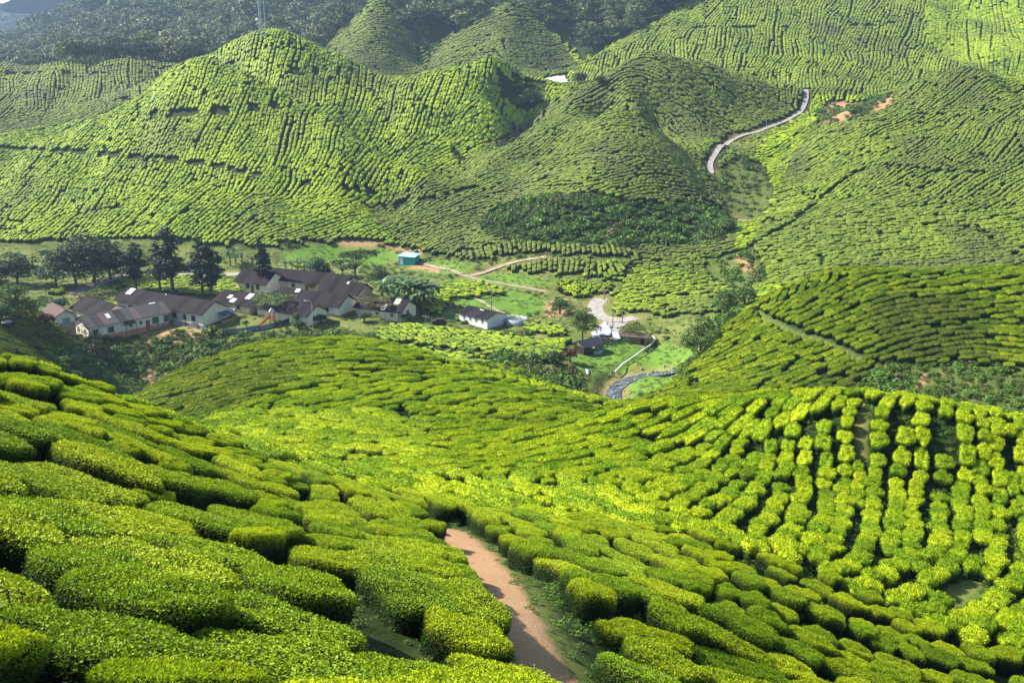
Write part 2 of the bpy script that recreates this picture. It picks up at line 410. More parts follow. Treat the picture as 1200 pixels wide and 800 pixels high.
FOREST |= (GY > 590) & (PX < 355)
nontea = (zone_of(VALLEY) & ~zone_of(PATCH)) | zone_of(BARE) | FOREST | zone_of(GULLY)
# linear things on the ground, traced on the terrain
def trace(pts, dmin, dmax, step=6):
    out = []
    for i in range(len(pts)-1):
        n = max(1, int(math.hypot(pts[i+1][0]-pts[i][0], pts[i+1][1]-pts[i][1])/step))
        for k in range(n):
            t = k/n; out.append(hit(pts[i][0]*(1-t)+pts[i+1][0]*t, pts[i][1]*(1-t)+pts[i+1][1]*t, dmin, dmax))
    out.append(hit(*pts[-1], dmin, dmax))
    a = np.array(out)[:, :2]
    for _ in range(2):
        if len(a) > 3: a[1:-1] = (a[:-2]+2*a[1:-1]+a[2:])/4
    return a
def seg_dist(x, y, line):
    d = np.full(np.shape(x), 1e9)
    for i in range(len(line)-1):
        ax, ay = line[i]; bx, by = line[i+1]; vx, vy = bx-ax, by-ay; l = vx*vx+vy*vy+1e-9
        t = np.clip(((x-ax)*vx+(y-ay)*vy)/l, 0, 1)
        d = np.minimum(d, np.hypot(x-ax-t*vx, y-ay-t*vy))
    return d
NEAR_PATH = trace([(668,845),(650,800),(628,765),(610,735),(592,700),(575,672),(552,645),(538,632),(527,622)], 12, 60)
TRACKS = [(t, w) for t, w in [
    (trace([(0,175),(60,178),(130,183),(200,189),(262,197),(285,204)], 300, 420), .9),
    (trace([(178,138),(240,134),(300,128),(345,124),(372,126)], 330, 420), .6),
    (trace([(330,86),(370,86),(420,84)], 420, 480), .4),
    (trace([(285,204),(330,214),(400,222),(450,228)], 310, 380), .8),
    (trace([(0,88),(60,87),(130,88),(215,88)], 480, 600), 1.0),
    (trace([(800,34),(900,34),(1000,32),(1080,26)], 520, 640), 1.0),
    (trace([(852,347),(862,358),(890,372),(930,392),(960,400),(1000,418),(1030,432)], 130, 190), .2),
    (trace([(1010,466),(1009,500),(1008,540)], 60, 72), 0.15),
    (trace([(880,290),(930,262),(1000,205),(1040,195),(1120,204),(1200,206)], 240, 350), .8),
    (trace([(1195,100),(1150,97),(1120,95)], 370, 372.5), 0.0),
    (trace([(450,245),(520,232),(580,215)], 300, 350), .5)]]
ROAD = trace([(943,100),(946,112),(944,126),(930,138),(905,148),(885,157),(862,161),(850,165),(846,175),(836,182),(830,192),(834,204)], 320, 460, 5)
ROAD_LOW = trace([(866,258),(868,272)], 290, 330)
ROAD_C = trace([(640,301),(605,306),(575,316),(548,324)], 240, 320)
ROAD_D = trace([(548,324),(570,330),(600,334),(640,342)], 235, 275)
ROAD_E = trace([(704,350),(694,358),(700,370),(716,378),(730,377),(745,372)], 200, 245, 4)
ROAD_F = trace([(722,376),(716,384),(708,392)], 195, 230, 4)
ROAD_G = trace([(90,345),(102,338),(118,332),(126,326),(160,322),(220,321),(300,322)], 235, 275, 5)
STREAM = trace([(722,475),(719,462),(718,450),(724,442),(738,436),(752,432),(775,430),(800,428)], 165, 215, 4)
DITCH = trace([(716,440),(730,428),(748,416),(766,406),(768,400)], 170, 215, 4)
ROADS = [(ROAD,1.3),(ROAD_LOW,2.6),(ROAD_C,1.2),(ROAD_D,1.0),(ROAD_E,2.4),(ROAD_F,3.0),(ROAD_G,2.4)]
# flatten the ground across the roads a little and sink the stream
dist_road = np.full(GX.shape, 1e9)
for ln, w in ROADS: 
    sel = (GY > ln[:,1].min()-15) & (GY < ln[:,1].max()+15) & (GX > ln[:,0].min()-15) & (GX < ln[:,0].max()+15)
    dist_road[sel] = np.minimum(dist_road[sel], seg_dist(GX[sel], GY[sel], ln)-w)
sel = (GY > 160) & (GY < 220) & (np.abs(GX-20) < 60)
ds = np.full(GX.shape, 1e9); ds[sel] = seg_dist(GX[sel], GY[sel], STREAM); dd = np.full(GX.shape, 1e9); dd[sel] = seg_dist(GX[sel], GY[sel], DITCH)
GZ -= 1.3*np.clip((4.2-ds)/2.0, 0, 1) + 0.7*np.clip((1.8-dd)/1.2, 0, 1)*(ds > 3)
sel = GY < 70
dp = np.full(GX.shape, 1e9); dp[sel] = seg_dist(GX[sel], GY[sel], NEAR_PATH)
dtr = np.full(GX.shape, 1e9)
for ln, w in TRACKS:
    if w <= 0: continue
    s2 = (GY > ln[:,1].min()-6) & (GY < ln[:,1].max()+6)
    dtr[s2] = np.minimum(dtr[s2], seg_dist(GX[s2], GY[s2], ln)-w*.5)
blocked = nontea | (dist_road < 1.2) | (dtr < .3) | (dp < 1.5)
def gl(arr, x, y):
    """nearest grid value at plan points"""
    u, v = warp(np.asarray(x, float), np.maximum(np.asarray(y, float), -12.9))
    i = np.clip(np.rint((u-us[0])/du), 0, NU-1).astype(int); j = np.clip(np.rint((v-vs_[0])/dv), 0, NV-1).astype(int)
    return arr[j, i]

# ------------------------------------------------------------------ directions of the tea rows, read off the photo (pixel, pixel, angle, dmin, dmax)
DIRS = [(150,500,-10,15,60),(50,450,-15,15,60),(250,600,-18,10,60),(400,570,-22,10,60),(450,650,-38,10,60),(150,700,-25,5,60),(300,750,-22,5,60),(520,700,-42,5,60),(50,600,-20,5,60),
 (720,720,-22,15,60),(650,640,-32,15,60),(800,770,-18,15,60),(850,680,-28,15,60),(950,740,-25,20,60),(1100,790,-12,20,60),(600,600,-20,30,60),(760,640,-28,30,60),(700,600,-15,30,60),
 (300,440,6,90,160),(400,420,2,90,160),(600,440,-12,90,160),(500,480,8,70,130),(350,500,-4,60,130),(450,540,-8,50,90),(600,540,8,50,90),(700,540,12,50,90),(640,470,4,80,150),(700,510,18,60,120),
 (800,500,28,55,100),(850,490,32,55,100),(900,500,50,55,90),(1000,500,86,55,90),(950,480,60,55,90),(800,560,15,50,90),(860,560,35,50,90),(900,620,55,40,70),(960,640,60,40,70),(1000,590,75,50,70),(1060,560,92,50,70),(1150,560,92,50,80),(1180,640,80,40,60),(1080,700,55,30,60),(1130,740,40,30,60),(1100,500,95,50,90),
 (900,400,32,130,190),(850,440,22,130,190),(1000,360,28,130,190),(1100,350,5,130,190),(1150,400,-4,120,190),(950,330,42,130,190),(1050,325,8,130,190),(780,450,22,130,190),(1000,420,30,110,190),(1100,400,12,110,190),
 (1100,270,2,220,300),(950,280,4,220,320),(1000,215,32,260,360),(1150,170,48,300,400),(1050,140,30,300,400),(900,255,10,260,330),(1000,245,14,240,330),(1150,225,35,240,340),(1100,110,35,340,400),(820,325,3,230,280),(950,200,25,300,370),
 (640,215,10,280,380),(600,255,5,260,340),(800,115,-32,360,430),(700,120,32,360,440),(770,222,-3,280,340),(680,170,22,300,400),(650,316,84,240,275),(780,160,-28,330,400),(880,115,-35,370,450),(500,270,18,270,330),(660,140,32,340,420),(560,220,22,310,380),
 (100,200,56,300,420),(200,150,65,300,420),(300,200,65,300,420),(380,165,75,300,420),(250,260,45,280,340),(50,240,50,280,340),(450,200,60,300,400),(500,130,80,380,450),(330,75,82,400,480),(420,110,75,380,460),(560,100,72,390,450),(600,160,15,370,420),(550,170,40,370,420),(100,105,86,450,600),(180,100,86,450,600),(60,150,20,400,450),(350,270,18,270,320),(450,265,10,270,320),(420,240,15,300,330),
 (430,50,12,580,680),(560,55,16,570,680),(640,60,-4,570,680),(900,50,86,480,700),(750,75,80,480,600),(1000,50,70,480,700),(1040,92,20,460,560),(950,98,75,440,520),(960,118,80,420,450),
 (550,392,-25,180,225),(700,350,0,200,250),(800,358,0,200,260),(200,335,0,225,275),(30,380,-28,150,200),(540,345,-10,225,265)]
dx_ = []
for px, py, ang, a, b_ in DIRS:
    x, y, z = hit(px, py, a, b_)
    gx, gy = (float(v) for v in grad(x, y))
    pts = []
    for s in (-4, 4):
        qx, qy, qz = P(px+s*math.cos(R(ang)), py-s*math.sin(R(ang)), 1.0)
        r = (qx, 1.0, qz-CAMZ)
        # meet the tangent plane z = z0 + gx(x-x0)+gy(y-y0)
        den = r[2]-gx*r[0]-gy*r[1]
        t = (z-CAMZ-gx*x-gy*y)/den if abs(den) > 1e-4 else y
        if t <= 0 or t > 3*y: t = y
        pts.append((r[0]*t, r[1]*t))
    th = math.atan2(pts[1][1]-pts[0][1], pts[1][0]-pts[0][0])
    u, v = warp(x, y)
    dx_.append((u*1.0, float(v), math.cos(2*th), math.sin(2*th)))
dx_ = np.array(dx_)
st = 4
U4, V4 = UU[::st, ::st], VV[::st, ::st]
C2 = np.zeros_like(U4); S2 = np.zeros_like(U4); Wt = np.zeros_like(U4)
for u, v, c, s in dx_:
    w = 1/((U4-u)**2+(V4-v)**2*2.0+6e-4)**2
    C2 += w*c; S2 += w*s
TH = 0.5*np.arctan2(S2, C2)
TH += 0.18*(vnoise(GX[::st,::st]/9, GY[::st,::st]/9, 11)-.5)*2
n4v, n4u = TH.shape
TC = np.cos(TH).tolist(); TS = np.sin(TH).tolist()
BL = blocked.tolist()
SPX = [(-20,2.3),(12,2.35),(24,2.1),(36,1.45),(58,1.28),(80,1.38),(130,1.50),(170,1.42),(230,1.38),(330,1.38),(430,1.5),(620,1.9),(900,2.2)]
spd, spv = [a for a, _ in SPX], [b_ for _, b_ in SPX]
SPY = np.interp(np.arange(-20, 900), spd, spv).tolist()
us0, vs0 = float(us[0]), float(vs_[0]); du_, dv_ = float(du), float(dv)
def cell(x, y):
    w = y+Y0
    if w < 3.05: return None
    i = int((x/w-us0)/du_+.5); j = int((math.log(w)-vs0)/dv_+.5)
    if i < 1 or j < 1 or i >= NU-1 or j >= NV-1: return None
    return i, j
CS = 2.0
H = {}
def ok(x, y, d, skip):
    ci, cj = int(x//CS), int(y//CS); d2 = d*d; rr = 1 if d <= CS else 2
    for a in range(ci-rr, ci+rr+1):
        for b_ in range(cj-rr, cj+rr+1):
            q = H.get((a, b_))
            if q:
                for (qx, qy, ql) in q:
                    if ql != skip and (qx-x)*(qx-x)+(qy-y)*(qy-y) < d2: return False
    return True
gxg, gyg = grad(GX, GY)
SFl = ((1+np.minimum(gxg**2+gyg**2, 3))**-.38)[::2, ::2]
nsv, nsu = SFl.shape; SFl = SFl.tolist()
def spc(x, y):
    w = max(y+Y0, 3.05)
    i = min(max(int((x/w-us0)/du_/2+.5), 0), nsu-1); j = min(max(int((math.log(w)-vs0)/dv_/2+.5), 0), nsv-1)
    return SPY[int(y)+20]*SFl[j][i]
lines = []
UMAX = 0.70
def valid(x, y):
    c = cell(x, y)
    if c is None or y > 745 or y < 1.5 or x*x+y*y < 110: return False
    if abs(x) > UMAX*(y+Y0): return False
    return not BL[c[1]][c[0]]
def advance(x, y, px_, py_, step):
    w = y+Y0
    a = (x/w-us0)/du_/st; c = (math.log(w)-vs0)/dv_/st
    i = int(a+.5); j = int(c+.5)
    if i < 0 or j < 0 or i >= n4u or j >= n4v: return None
    tx, ty = TC[j][i], TS[j][i]
    if tx*px_+ty*py_ < 0: tx, ty = -tx, -ty
    return x+tx*step, y+ty*step, tx, ty
def grow(sx, sy, lid):
    S = spc(sx, sy); step = .45*S; dmin = .67*S
    a = advance(sx, sy, 1, 0, 0)
    if a is None: return None
    res = []
    for sg in (1, -1):
        x, y, tx, ty = sx, sy, a[2]*sg, a[3]*sg
        part = []
        for _ in range(90):
            r = advance(x, y, tx, ty, step)
            if r is None: break
            x, y, tx, ty = r
            if not valid(x, y) or not ok(x, y, dmin, -1): break
            part.append((x, y))
        res.append(part)
    pts = res[1][::-1]+[(sx, sy)]+res[0]
    if len(pts) < (2 if sy < 75 else 3): return None
    return pts
lid = 0
def add_line(sx, sy):
    global lid
    pts = grow(sx, sy, lid)
    if pts is None: return False
    for x, y in pts: H.setdefault((int(x//CS), int(y//CS)), []).append((x, y, lid))
    lines.append(pts); lid += 1
    return True
from collections import deque
seeds = []
yy = 3.0
while yy < 740:
    stepy = max(3.0, yy*.05)
    nx = int(2*UMAX*(yy+Y0)/stepy)
    for k in range(nx): seeds.append((-UMAX*(yy+Y0)+(k+random.random())*stepy, yy+random.random()*stepy))
    yy += stepy
random.shuffle(seeds)
Q = deque()
for s in seeds:
    if not valid(*s): continue
    if not ok(s[0], s[1], spc(s[0], s[1]), -1): continue
    if add_line(*s): Q.append(len(lines)-1)
    while Q:
        pts = lines[Q.popleft()]
        S = spc(*pts[len(pts)//2])
        for k in range(0, len(pts)-1, 2):
            x, y = pts[k]; tx, ty = pts[k+1][0]-x, pts[k+1][1]-y; l = math.hypot(tx, ty)
            for sg in (1, -1):
                for mul in (1.0, 1.12):
                    qx, qy = x-ty/l*S*sg*mul, y+tx/l*S*sg*mul
                    if valid(qx, qy) and ok(qx, qy, S*.75, -1) and add_line(qx, qy):
                        Q.append(len(lines)-1); break
# cut the rows into bushes
B = []   # x, y, heading, length, width
# single bushes in the leftover gaps between the rows
yy = 4.0
while yy < 300:
    S0 = SPY[int(yy)+20]*.85; n = int(2*UMAX*(yy+Y0)/(S0*.6))
    for k in range(n):
        x, y = -UMAX*(yy+Y0)+(k+random.random())*S0*.6, yy+random.random()*S0*.5; S = spc(x, y)
        if valid(x, y) and ok(x, y, S*(.64 if 40 < y < 80 else .74), -1):
            H.setdefault((int(x//CS), int(y//CS)), []).append((x, y, -5))
            r = advance(x, y, 1, 0, 0)
            B.append((x, y, math.atan2(r[3], r[2]), S*random.uniform(.75, 1.0), S*random.uniform(.75,.95)))
    yy += S0*.5
for pts in lines:
    a = np.array(pts); seg = np.hypot(*np.diff(a, axis=0).T); s = np.concatenate([[0], np.cumsum(seg)]); T = s[-1]
    t = random.uniform(0, .8)
    while t < T:
        y = np.interp(t, s, a[:,1]); x = np.interp(t, s, a[:,0])
        S = SPY[int(y)+20]
        ppx, ppy, _ = proj(x, y, float(CAMZ-30))
        rnd_zone = (32 < y < 68) and x > 6
        if y < 30: ln = random.uniform(2.0, 3.8)
        elif rnd_zone: ln = random.uniform(.9, 1.6)
        elif y < 130: ln = random.uniform(1.3, 3.0)
        else: ln = random.uniform(1.6, 3.0)*S/1.9
        x2, y2 = np.interp(min(t+ln, T+.5), s, a[:,0]), np.interp(min(t+ln, T+.5), s, a[:,1])
        L_ = math.hypot(x2-x, y2-y)
        if L_ > .7 and random.random() > (.035 if y > 60 else .0):
            jl = (.13 if rnd_zone else .08)*S*random.uniform(-1, 1); dxn, dyn = -(y2-y)/L_, (x2-x)/L_
            B.append(((x+x2)/2+dxn*jl, (y+y2)/2+dyn*jl, math.atan2(y2-y, x2-x)+random.uniform(-1, 1)*(.16 if rnd_zone else .08), L_, S))
        p = .92 if rnd_zone else (.85 if y < 34 else (.7 if y < 130 else .22))
        t += ln + ((random.uniform(.12, .36) if rnd_zone else random.uniform(.08, .38)) if random.random() < p else random.uniform(-.5, -.1))*(S/1.8)
B = np.array(B)
# leave out bushes that the ground hides well
bz = height(B[:,0], B[:,1])
vis = np.ones(len(B), bool)
tt = np.linspace(.05, .96, 70)
el = (bz+5-CAMZ)/B[:,1]
for t in tt: vis &= ~((height(B[:,0]*t, B[:,1]*t)-CAMZ)/(B[:,1]*t) > el)
vis |= B[:,1] < 25
B = B[vis]; bz = bz[vis]
print('rows', len(lines), 'bushes', len(B))
# ------------------------------------------------------------------ the ground sheet
def poly_soft(poly, a, b_): return (inpoly(PX, PY, poly) & (GY > a) & (GY < b_)).astype(float)
zr = zone_of(VALLEY).astype(float)*.9; zg = np.zeros(GX.shape); zb = np.zeros(GX.shape)
zr = np.maximum(zr, zone_of([BARE[0]]).astype(float)*.5); 
zb = np.maximum(zb, zone_of([BARE[1]]).astype(float)); zr = np.maximum(zr, zone_of([BARE[1]]).astype(float)*.6)
zr = np.maximum(zr, zone_of([BARE[3], BARE[4]]).astype(float)*.55)
zr = np.maximum(zr, zone_of(GULLY).astype(float)*.7); zb = np.maximum(zb, zone_of(GULLY).astype(float)*.4)
zr = np.maximum(zr, zone_of(BARE[-2:])*.85)
FIELDS = [([(335,298),(352,290),(400,287),(455,289),(470,300),(440,312),(400,308),(360,312),(335,306)], 265, 300),
          ([(520,352),(560,336),(600,340),(640,350),(642,362),(610,372),(560,362)], 225, 262),
          ([(560,320),(620,322),(650,332),(600,338),(560,330)], 245, 272),
          ([(672,418),(712,404),(728,400),(757,408),(740,428),(710,436),(676,434)], 180, 212),
          ([(748,420),(772,402),(808,410),(815,424),(790,428),(752,427)], 180, 212),
          ([(738,445),(765,434),(800,433),(790,450),(760,466),(740,462)], 150, 200),
          ([(640,98),(672,98),(662,112),(634,118)], 470, 560), ([(500,330),(545,326),(560,334),(520,345),(500,340)], 240, 270),
          ([(480,310),(520,306),(556,314),(540,322),(490,322)], 250, 285)]
fz = zone_of(FIELDS)
zb = np.maximum(zb, fz*1.0)
SOIL = [([(960,128),(985,118),(1004,122),(994,142),(966,142)], 340, 480), ([(1022,120),(1050,110),(1046,126),(1024,132)], 340, 480),
        ([(560,84),(572,92),(590,108),(606,122),(600,124),(578,108),(564,94)], 400, 450), ([(860,70),(880,72),(876,90),(862,88)], 455, 500),
        ([(865,270),(878,298),(884,318),(872,318),(862,300)], 175, 300), ([(488,308),(520,314),(516,320),(480,314)], 250, 285),
        ([(395,284),(440,282),(500,292),(495,298),(440,289),(400,290)], 270, 310), ([(604,88),(650,86),(656,96),(612,100)], 480, 560),
        ([(960,300),(1000,296),(990,300)],0,1), ([(1050,440),(1090,440),(1080,456),(1056,452)],105,141), ([(150,440),(185,432),(210,448),(180,456)],150,215),
        ([(645,470),(652,470),(650,480)],0,1), ([(640,352),(665,350),(668,372),(640,370)], 205, 245), ([(80,398),(200,386),(245,382),(262,392),(220,402),(110,410)], 198, 214)]
zg = np.maximum(zg, zone_of(SOIL)*.9)
trm = np.clip(1-(dtr+.1)/.9, 0, 1)*.2*(GY < 200)+0
zg = np.maximum(zg, trm*vnoise(GX/8, GY/8, 31)); zr = np.maximum(zr, np.clip(1-(dtr)/.8, 0, 1)*np.where(GY < 200, .9, .15)); zb = np.maximum(zb, np.clip(1-(dtr)/.8, 0, 1)*.3*(GY < 200)*(GY > 120))
pw = dp + .25*(vnoise(GX/.7, GY/.7, 33)-.5)
zg = np.maximum(zg, np.clip((.92-pw)/.2, 0, 1)); zr = np.maximum(zr, np.clip((1.7-dp)/.5, 0, 1)*.5)
zg = np.maximum(zg, np.clip((.6-dist_road)/.8, 0, 1)*.3)
zg = np.maximum(zg, np.clip((2.8-ds)/1.0, 0, 1)*.4)
patchn = vnoise(GX/5, GY/5, 36)*.6+vnoise(GX/1.8, GY/1.8, 37)*.4
zr = np.where(zone_of(VALLEY) & ~fz, np.clip(zr*(.4+1.0*patchn), 0, 1), zr)
zg = np.where(zone_of(VALLEY) & ~fz, np.clip(zg+np.clip(patchn-.66, 0, 1)*1.2, 0, 1), zg)
zr = np.maximum(zr, np.clip((vnoise(GX/7, GY/7, 38)-.62)*2.5, 0, .55))
zr = np.where(FOREST, .1, zr)
zr = blur(zr, .7, 1); zg = blur(zg, .6, 1); zb = blur(zb, .6, 1)
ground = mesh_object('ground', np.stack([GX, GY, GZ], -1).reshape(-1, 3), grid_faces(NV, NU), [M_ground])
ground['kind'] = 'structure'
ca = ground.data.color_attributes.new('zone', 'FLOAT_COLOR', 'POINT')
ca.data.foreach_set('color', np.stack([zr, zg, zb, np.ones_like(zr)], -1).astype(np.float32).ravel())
# a plain far skirt to the horizon, behind the last mountain
# ------------------------------------------------------------------ tea bush shapes
def hull(seed, nph, nr, amp, fr=2.2, L=2.0, W=1.8, Hh=.95, sink=.45):
    """rounded, flat-clipped bush: rings from the buried foot up the flank and over to the centre of the top"""
    r_ = np.random.default_rng(seed)
    ph = np.linspace(0, 2*np.pi, nph, endpoint=False)
    p = r_.uniform(2.05, 2.8)
    base = (np.abs(np.cos(ph))**p+np.abs(np.sin(ph))**p)**(-1/p)
    lob = sum(r_.uniform(.03, .085)*np.cos(k*ph+r_.uniform(0, 6.28)) for k in (2, 3, 4, 5))
    base = base*(1+lob)
    t = np.linspace(0, 1, nr)
    prof_r = np.where(t < .45, .80+.22*np.sin(t/.45*np.pi/2), 1.02*np.cos((t-.45)/.55*np.pi/2)**.62)
    prof_z = np.where(t < .45, -sink+(t/.45)*(sink+.80*Hh), .80*Hh+.20*Hh*np.sin(np.clip((t-.45)/.30, 0, 1)*np.pi/2)**.9)
    prof_r[-1] = 0
    X = np.outer(prof_r, base*np.cos(ph))*L/2; Y = np.outer(prof_r, base*np.sin(ph))*W/2; Z = np.outer(prof_z, np.ones(nph))
    n = (vnoise(X*fr+seed*7.1+50, Y*fr+Z*fr*.7+50, seed)-.5)+.5*(vnoise(X*fr*2.3+90, Y*fr*2.3+Z*2+90, seed+5)-.5)
    Z += n*amp*1.3*np.outer(np.clip(t/.4, 0, 1), np.ones(nph)); s = 1+n*amp*.8*np.outer(t < .8, np.ones(nph))
    X *= s; Y *= s
    V = np.stack([X, Y, Z], -1)
    V[-1] = V[-1].mean(0)
    i = np.arange(nr*nph).reshape(nr, nph)
    F = np.stack([i[:-1], np.roll(i[:-1], -1, 1), np.roll(i[1:], -1, 1), i[1:]], -1).reshape(-1, 4)
    return V.reshape(-1, 3), F, Hh
def smooth01(x): x = np.clip(x, 0, 1); return x*x*(3-2*x)
def leaves_on(V, F, n, size, seed, Hh, out=.03):
    r_ = np.random.default_rng(seed+100)
    A_ = V[F[:,0]]; B_ = V[F[:,1]]; C_ = V[F[:,2]]; D_ = V[F[:,3]]
    nrm = np.cross(C_-A_, D_-B_); ar = np.linalg.norm(nrm, axis=1); nrm /= ar[:,None]+1e-9
    zc = (A_[:,2]+C_[:,2])/2
    w = ar*np.where(zc < -.12, 0, np.where(zc > .45*Hh, 1.35, .8))
    k = r_.choice(len(F), n, p=w/w.sum())
    a, b_ = r_.random((2, n, 1))
    c = A_[k]*(1-a)*(1-b_)+B_[k]*a*(1-b_)+C_[k]*a*b_+D_[k]*(1-a)*b_
    nn = nrm[k]
    c = c+nn*r_.uniform(-.02, out, (n, 1))*np.where(r_.random((n,1)) < .10, 2.6, 1)
    d = nn*.25+np.array([0, 0, .25])+r_.normal(0, .62, (n, 3)); d /= np.linalg.norm(d, axis=1)[:,None]
    s = np.cross(d, r_.normal(0, 1, (n, 3))); s /= np.linalg.norm(s, axis=1)[:,None]
    l = (size*r_.uniform(.65, 1.25, n))[:,None]
    up = np.cross(s, d)
    v = np.stack([c, c+d*l*.5+s*l*.24+up*l*.06, c+d*l, c+d*l*.5-s*l*.24+up*l*.06], 1).reshape(-1, 3)
    f = np.arange(4*n).reshape(n, 4)
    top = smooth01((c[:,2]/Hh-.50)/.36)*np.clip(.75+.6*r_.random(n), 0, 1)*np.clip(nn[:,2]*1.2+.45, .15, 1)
    return v, f, np.repeat(top, 4), np.repeat(r_.random(n), 4)
def bush_proto(name, seed, nph, nr, amp, nleaf, lsize, mats, shrink=1.0, fr=2.2):
    V, F, Hh = hull(seed, nph, nr, amp, fr)
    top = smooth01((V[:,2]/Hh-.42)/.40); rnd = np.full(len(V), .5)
    Vh = V.copy()
    if shrink < 1: Vh = Vh*np.array([shrink, shrink, shrink])
    mi = np.zeros(len(F), int)
    if nleaf:
        lv, lf, lt, lr = leaves_on(V, F, nleaf, lsize, seed, Hh)
        F2 = np.concatenate([F, lf+len(Vh)]); V2 = np.concatenate([Vh, lv]); mi = np.concatenate([mi, np.ones(len(lf), int)])
        top = np.concatenate([top, lt]); rnd = np.concatenate([rnd, lr])
    else: V2, F2 = Vh, F
    o = mesh_object(name, V2, F2, mats, link=False, mi=mi)
    for nm, arr in (('top', top), ('rnd', rnd)):
        a = o.data.attributes.new(nm, 'FLOAT', 'POINT'); a.data.foreach_set('value', arr.astype(np.float32))
    return o
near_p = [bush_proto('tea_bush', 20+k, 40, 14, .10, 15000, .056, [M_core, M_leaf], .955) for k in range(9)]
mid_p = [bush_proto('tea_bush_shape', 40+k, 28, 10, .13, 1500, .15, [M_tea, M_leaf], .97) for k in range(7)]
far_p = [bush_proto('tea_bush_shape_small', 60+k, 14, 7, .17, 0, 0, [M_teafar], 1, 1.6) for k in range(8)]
# ------------------------------------------------------------------ scatter: one object, many shapes, by geometry nodes
def scatter(name, pts, rot, scl, lod, protos, kind='stuff', tone=None):
    """protos: list (per lod) of lists of objects"""
    me = bpy.data.meshes.new(name); n = len(pts)
    me.vertices.add(n); me.vertices.foreach_set('co', np.ascontiguousarray(pts, np.float32).ravel())
    for nm, arr in (('rot', rot), ('scl', scl)):
        a = me.attributes.new(nm, 'FLOAT_VECTOR', 'POINT'); a.data.foreach_set('vector', np.ascontiguousarray(arr, np.float32).ravel())
    a = me.attributes.new('tone', 'FLOAT', 'POINT'); a.data.foreach_set('value', np.asarray(tone if tone is not None else np.zeros(n), np.float32))
    a = me.attributes.new('lod', 'INT', 'POINT'); a.data.foreach_set('value', np.asarray(lod, np.int32))
    a = me.attributes.new('pick', 'INT', 'POINT'); a.data.foreach_set('value', rng.integers(0, 10000, n).astype(np.int32))
    o = bpy.data.objects.new(name, me); scene.collection.objects.link(o)
    o['kind'] = kind
    ng = bpy.data.node_groups.new(name, 'GeometryNodeTree')
    ng.interface.new_socket('Geometry', in_out='INPUT', socket_type='NodeSocketGeometry')
    ng.interface.new_socket('Geometry', in_out='OUTPUT', socket_type='NodeSocketGeometry')
    nn, ll = ng.nodes, ng.links
    gi = nn.new('NodeGroupInput'); go = nn.new('NodeGroupOutput'); J = nn.new('GeometryNodeJoinGeometry')
    def attr(nm, ty):
        x = nn.new('GeometryNodeInputNamedAttribute'); x.data_type = ty; x.inputs['Name'].default_value = nm; return x.outputs['Attribute']
    ar, as_, al, ap = attr('rot', 'FLOAT_VECTOR'), attr('scl', 'FLOAT_VECTOR'), attr('lod', 'INT'), attr('pick', 'INT')
    for k, plist in enumerate(protos):
        g2i = nn.new('GeometryNodeGeometryToInstance')
        for p in plist:
            oi = nn.new('GeometryNodeObjectInfo'); oi.inputs['Object'].default_value = p
            ll.new(oi.outputs['Geometry'], g2i.inputs[0])
        eq = nn.new('FunctionNodeCompare'); eq.data_type = 'INT'; eq.operation = 'EQUAL'
        ii = [s for s in eq.inputs if s.type == 'INT' and s.enabled] or [s for s in eq.inputs if s.type == 'INT']
        ll.new(al, ii[0]); ii[1].default_value = k
        iop = nn.new('GeometryNodeInstanceOnPoints')
        ll.new(gi.outputs[0], iop.inputs['Points']); ll.new(eq.outputs[0], iop.inputs['Selection'])
        ll.new(g2i.outputs[0], iop.inputs['Instance']); iop.inputs['Pick Instance'].default_value = True
        ll.new(ap, iop.inputs['Instance Index']); ll.new(ar, iop.inputs['Rotation']); ll.new(as_, iop.inputs['Scale'])
        ll.new(iop.outputs[0], J.inputs[0])
    ll.new(J.outputs[0], go.inputs[0])
    md = o.modifiers.new('scatter', 'NODES'); md.node_group = ng
    return o
def euler_on_slope(x, y, yaw, align=.85):
    gx, gy = grad(x, y)
    gx = gx*align; gy = gy*align
    nz = 1/np.sqrt(1+gx*gx+gy*gy); n = np.stack([-gx*nz, -gy*nz, nz], -1)
    h = np.stack([np.cos(yaw), np.sin(yaw), gx*np.cos(yaw)+gy*np.sin(yaw)], -1); h /= np.linalg.norm(h, axis=1)[:,None]
    s = np.cross(n, h)
    m = np.stack([h, s, n], -1)   # columns
    ry = np.arcsin(np.clip(-m[:,2,0], -1, 1)); rx = np.arctan2(m[:,2,1], m[:,2,2]); rz = np.arctan2(m[:,1,0], m[:,0,0])
    return np.stack([rx, ry, rz], -1)
nb = len(B)
flip = rng.integers(0, 2, nb)*np.pi
ROT = euler_on_slope(B[:,0], B[:,1], B[:,2]+flip)
gx_, gy_ = grad(B[:,0], B[:,1]); sl = np.sqrt(1+(gx_*np.cos(B[:,2])+gy_*np.sin(B[:,2]))**2)
hs = np.interp(B[:,1], [0, 15, 30, 60, 100, 200, 500], [.85, .88, .88, .72, .95, 1.0, 1.2])*rng.uniform(.8, 1.2, nb)
wfac = np.interp(B[:,1], [0, 18, 32, 48, 66, 90, 150, 200], [.86, .82, .80, .80, .84, .74, .78, .86])
slw = np.sqrt(1+(gy_*np.cos(B[:,2])-gx_*np.sin(B[:,2]))**2)
SCL = np.stack([B[:,3]*sl*1.04/2.0, B[:,4]*np.clip(slw,1,1.5)*wfac*rng.uniform(.82, 1.08, nb)/1.8, hs], -1)
PTS = np.stack([B[:,0], B[:,1], bz], -1)
bpx, bpy_, bf = proj(PTS[:,0], PTS[:,1], PTS[:,2])
inframe = (bpx > -130) & (bpx < 1260) & (bpy_ > -20) & (bpy_ < 960)
order = np.argsort(np.where(inframe, np.linalg.norm(PTS-np.array([0, 0, CAMZ]), axis=1), 1e9))
NEAR = order[:300]
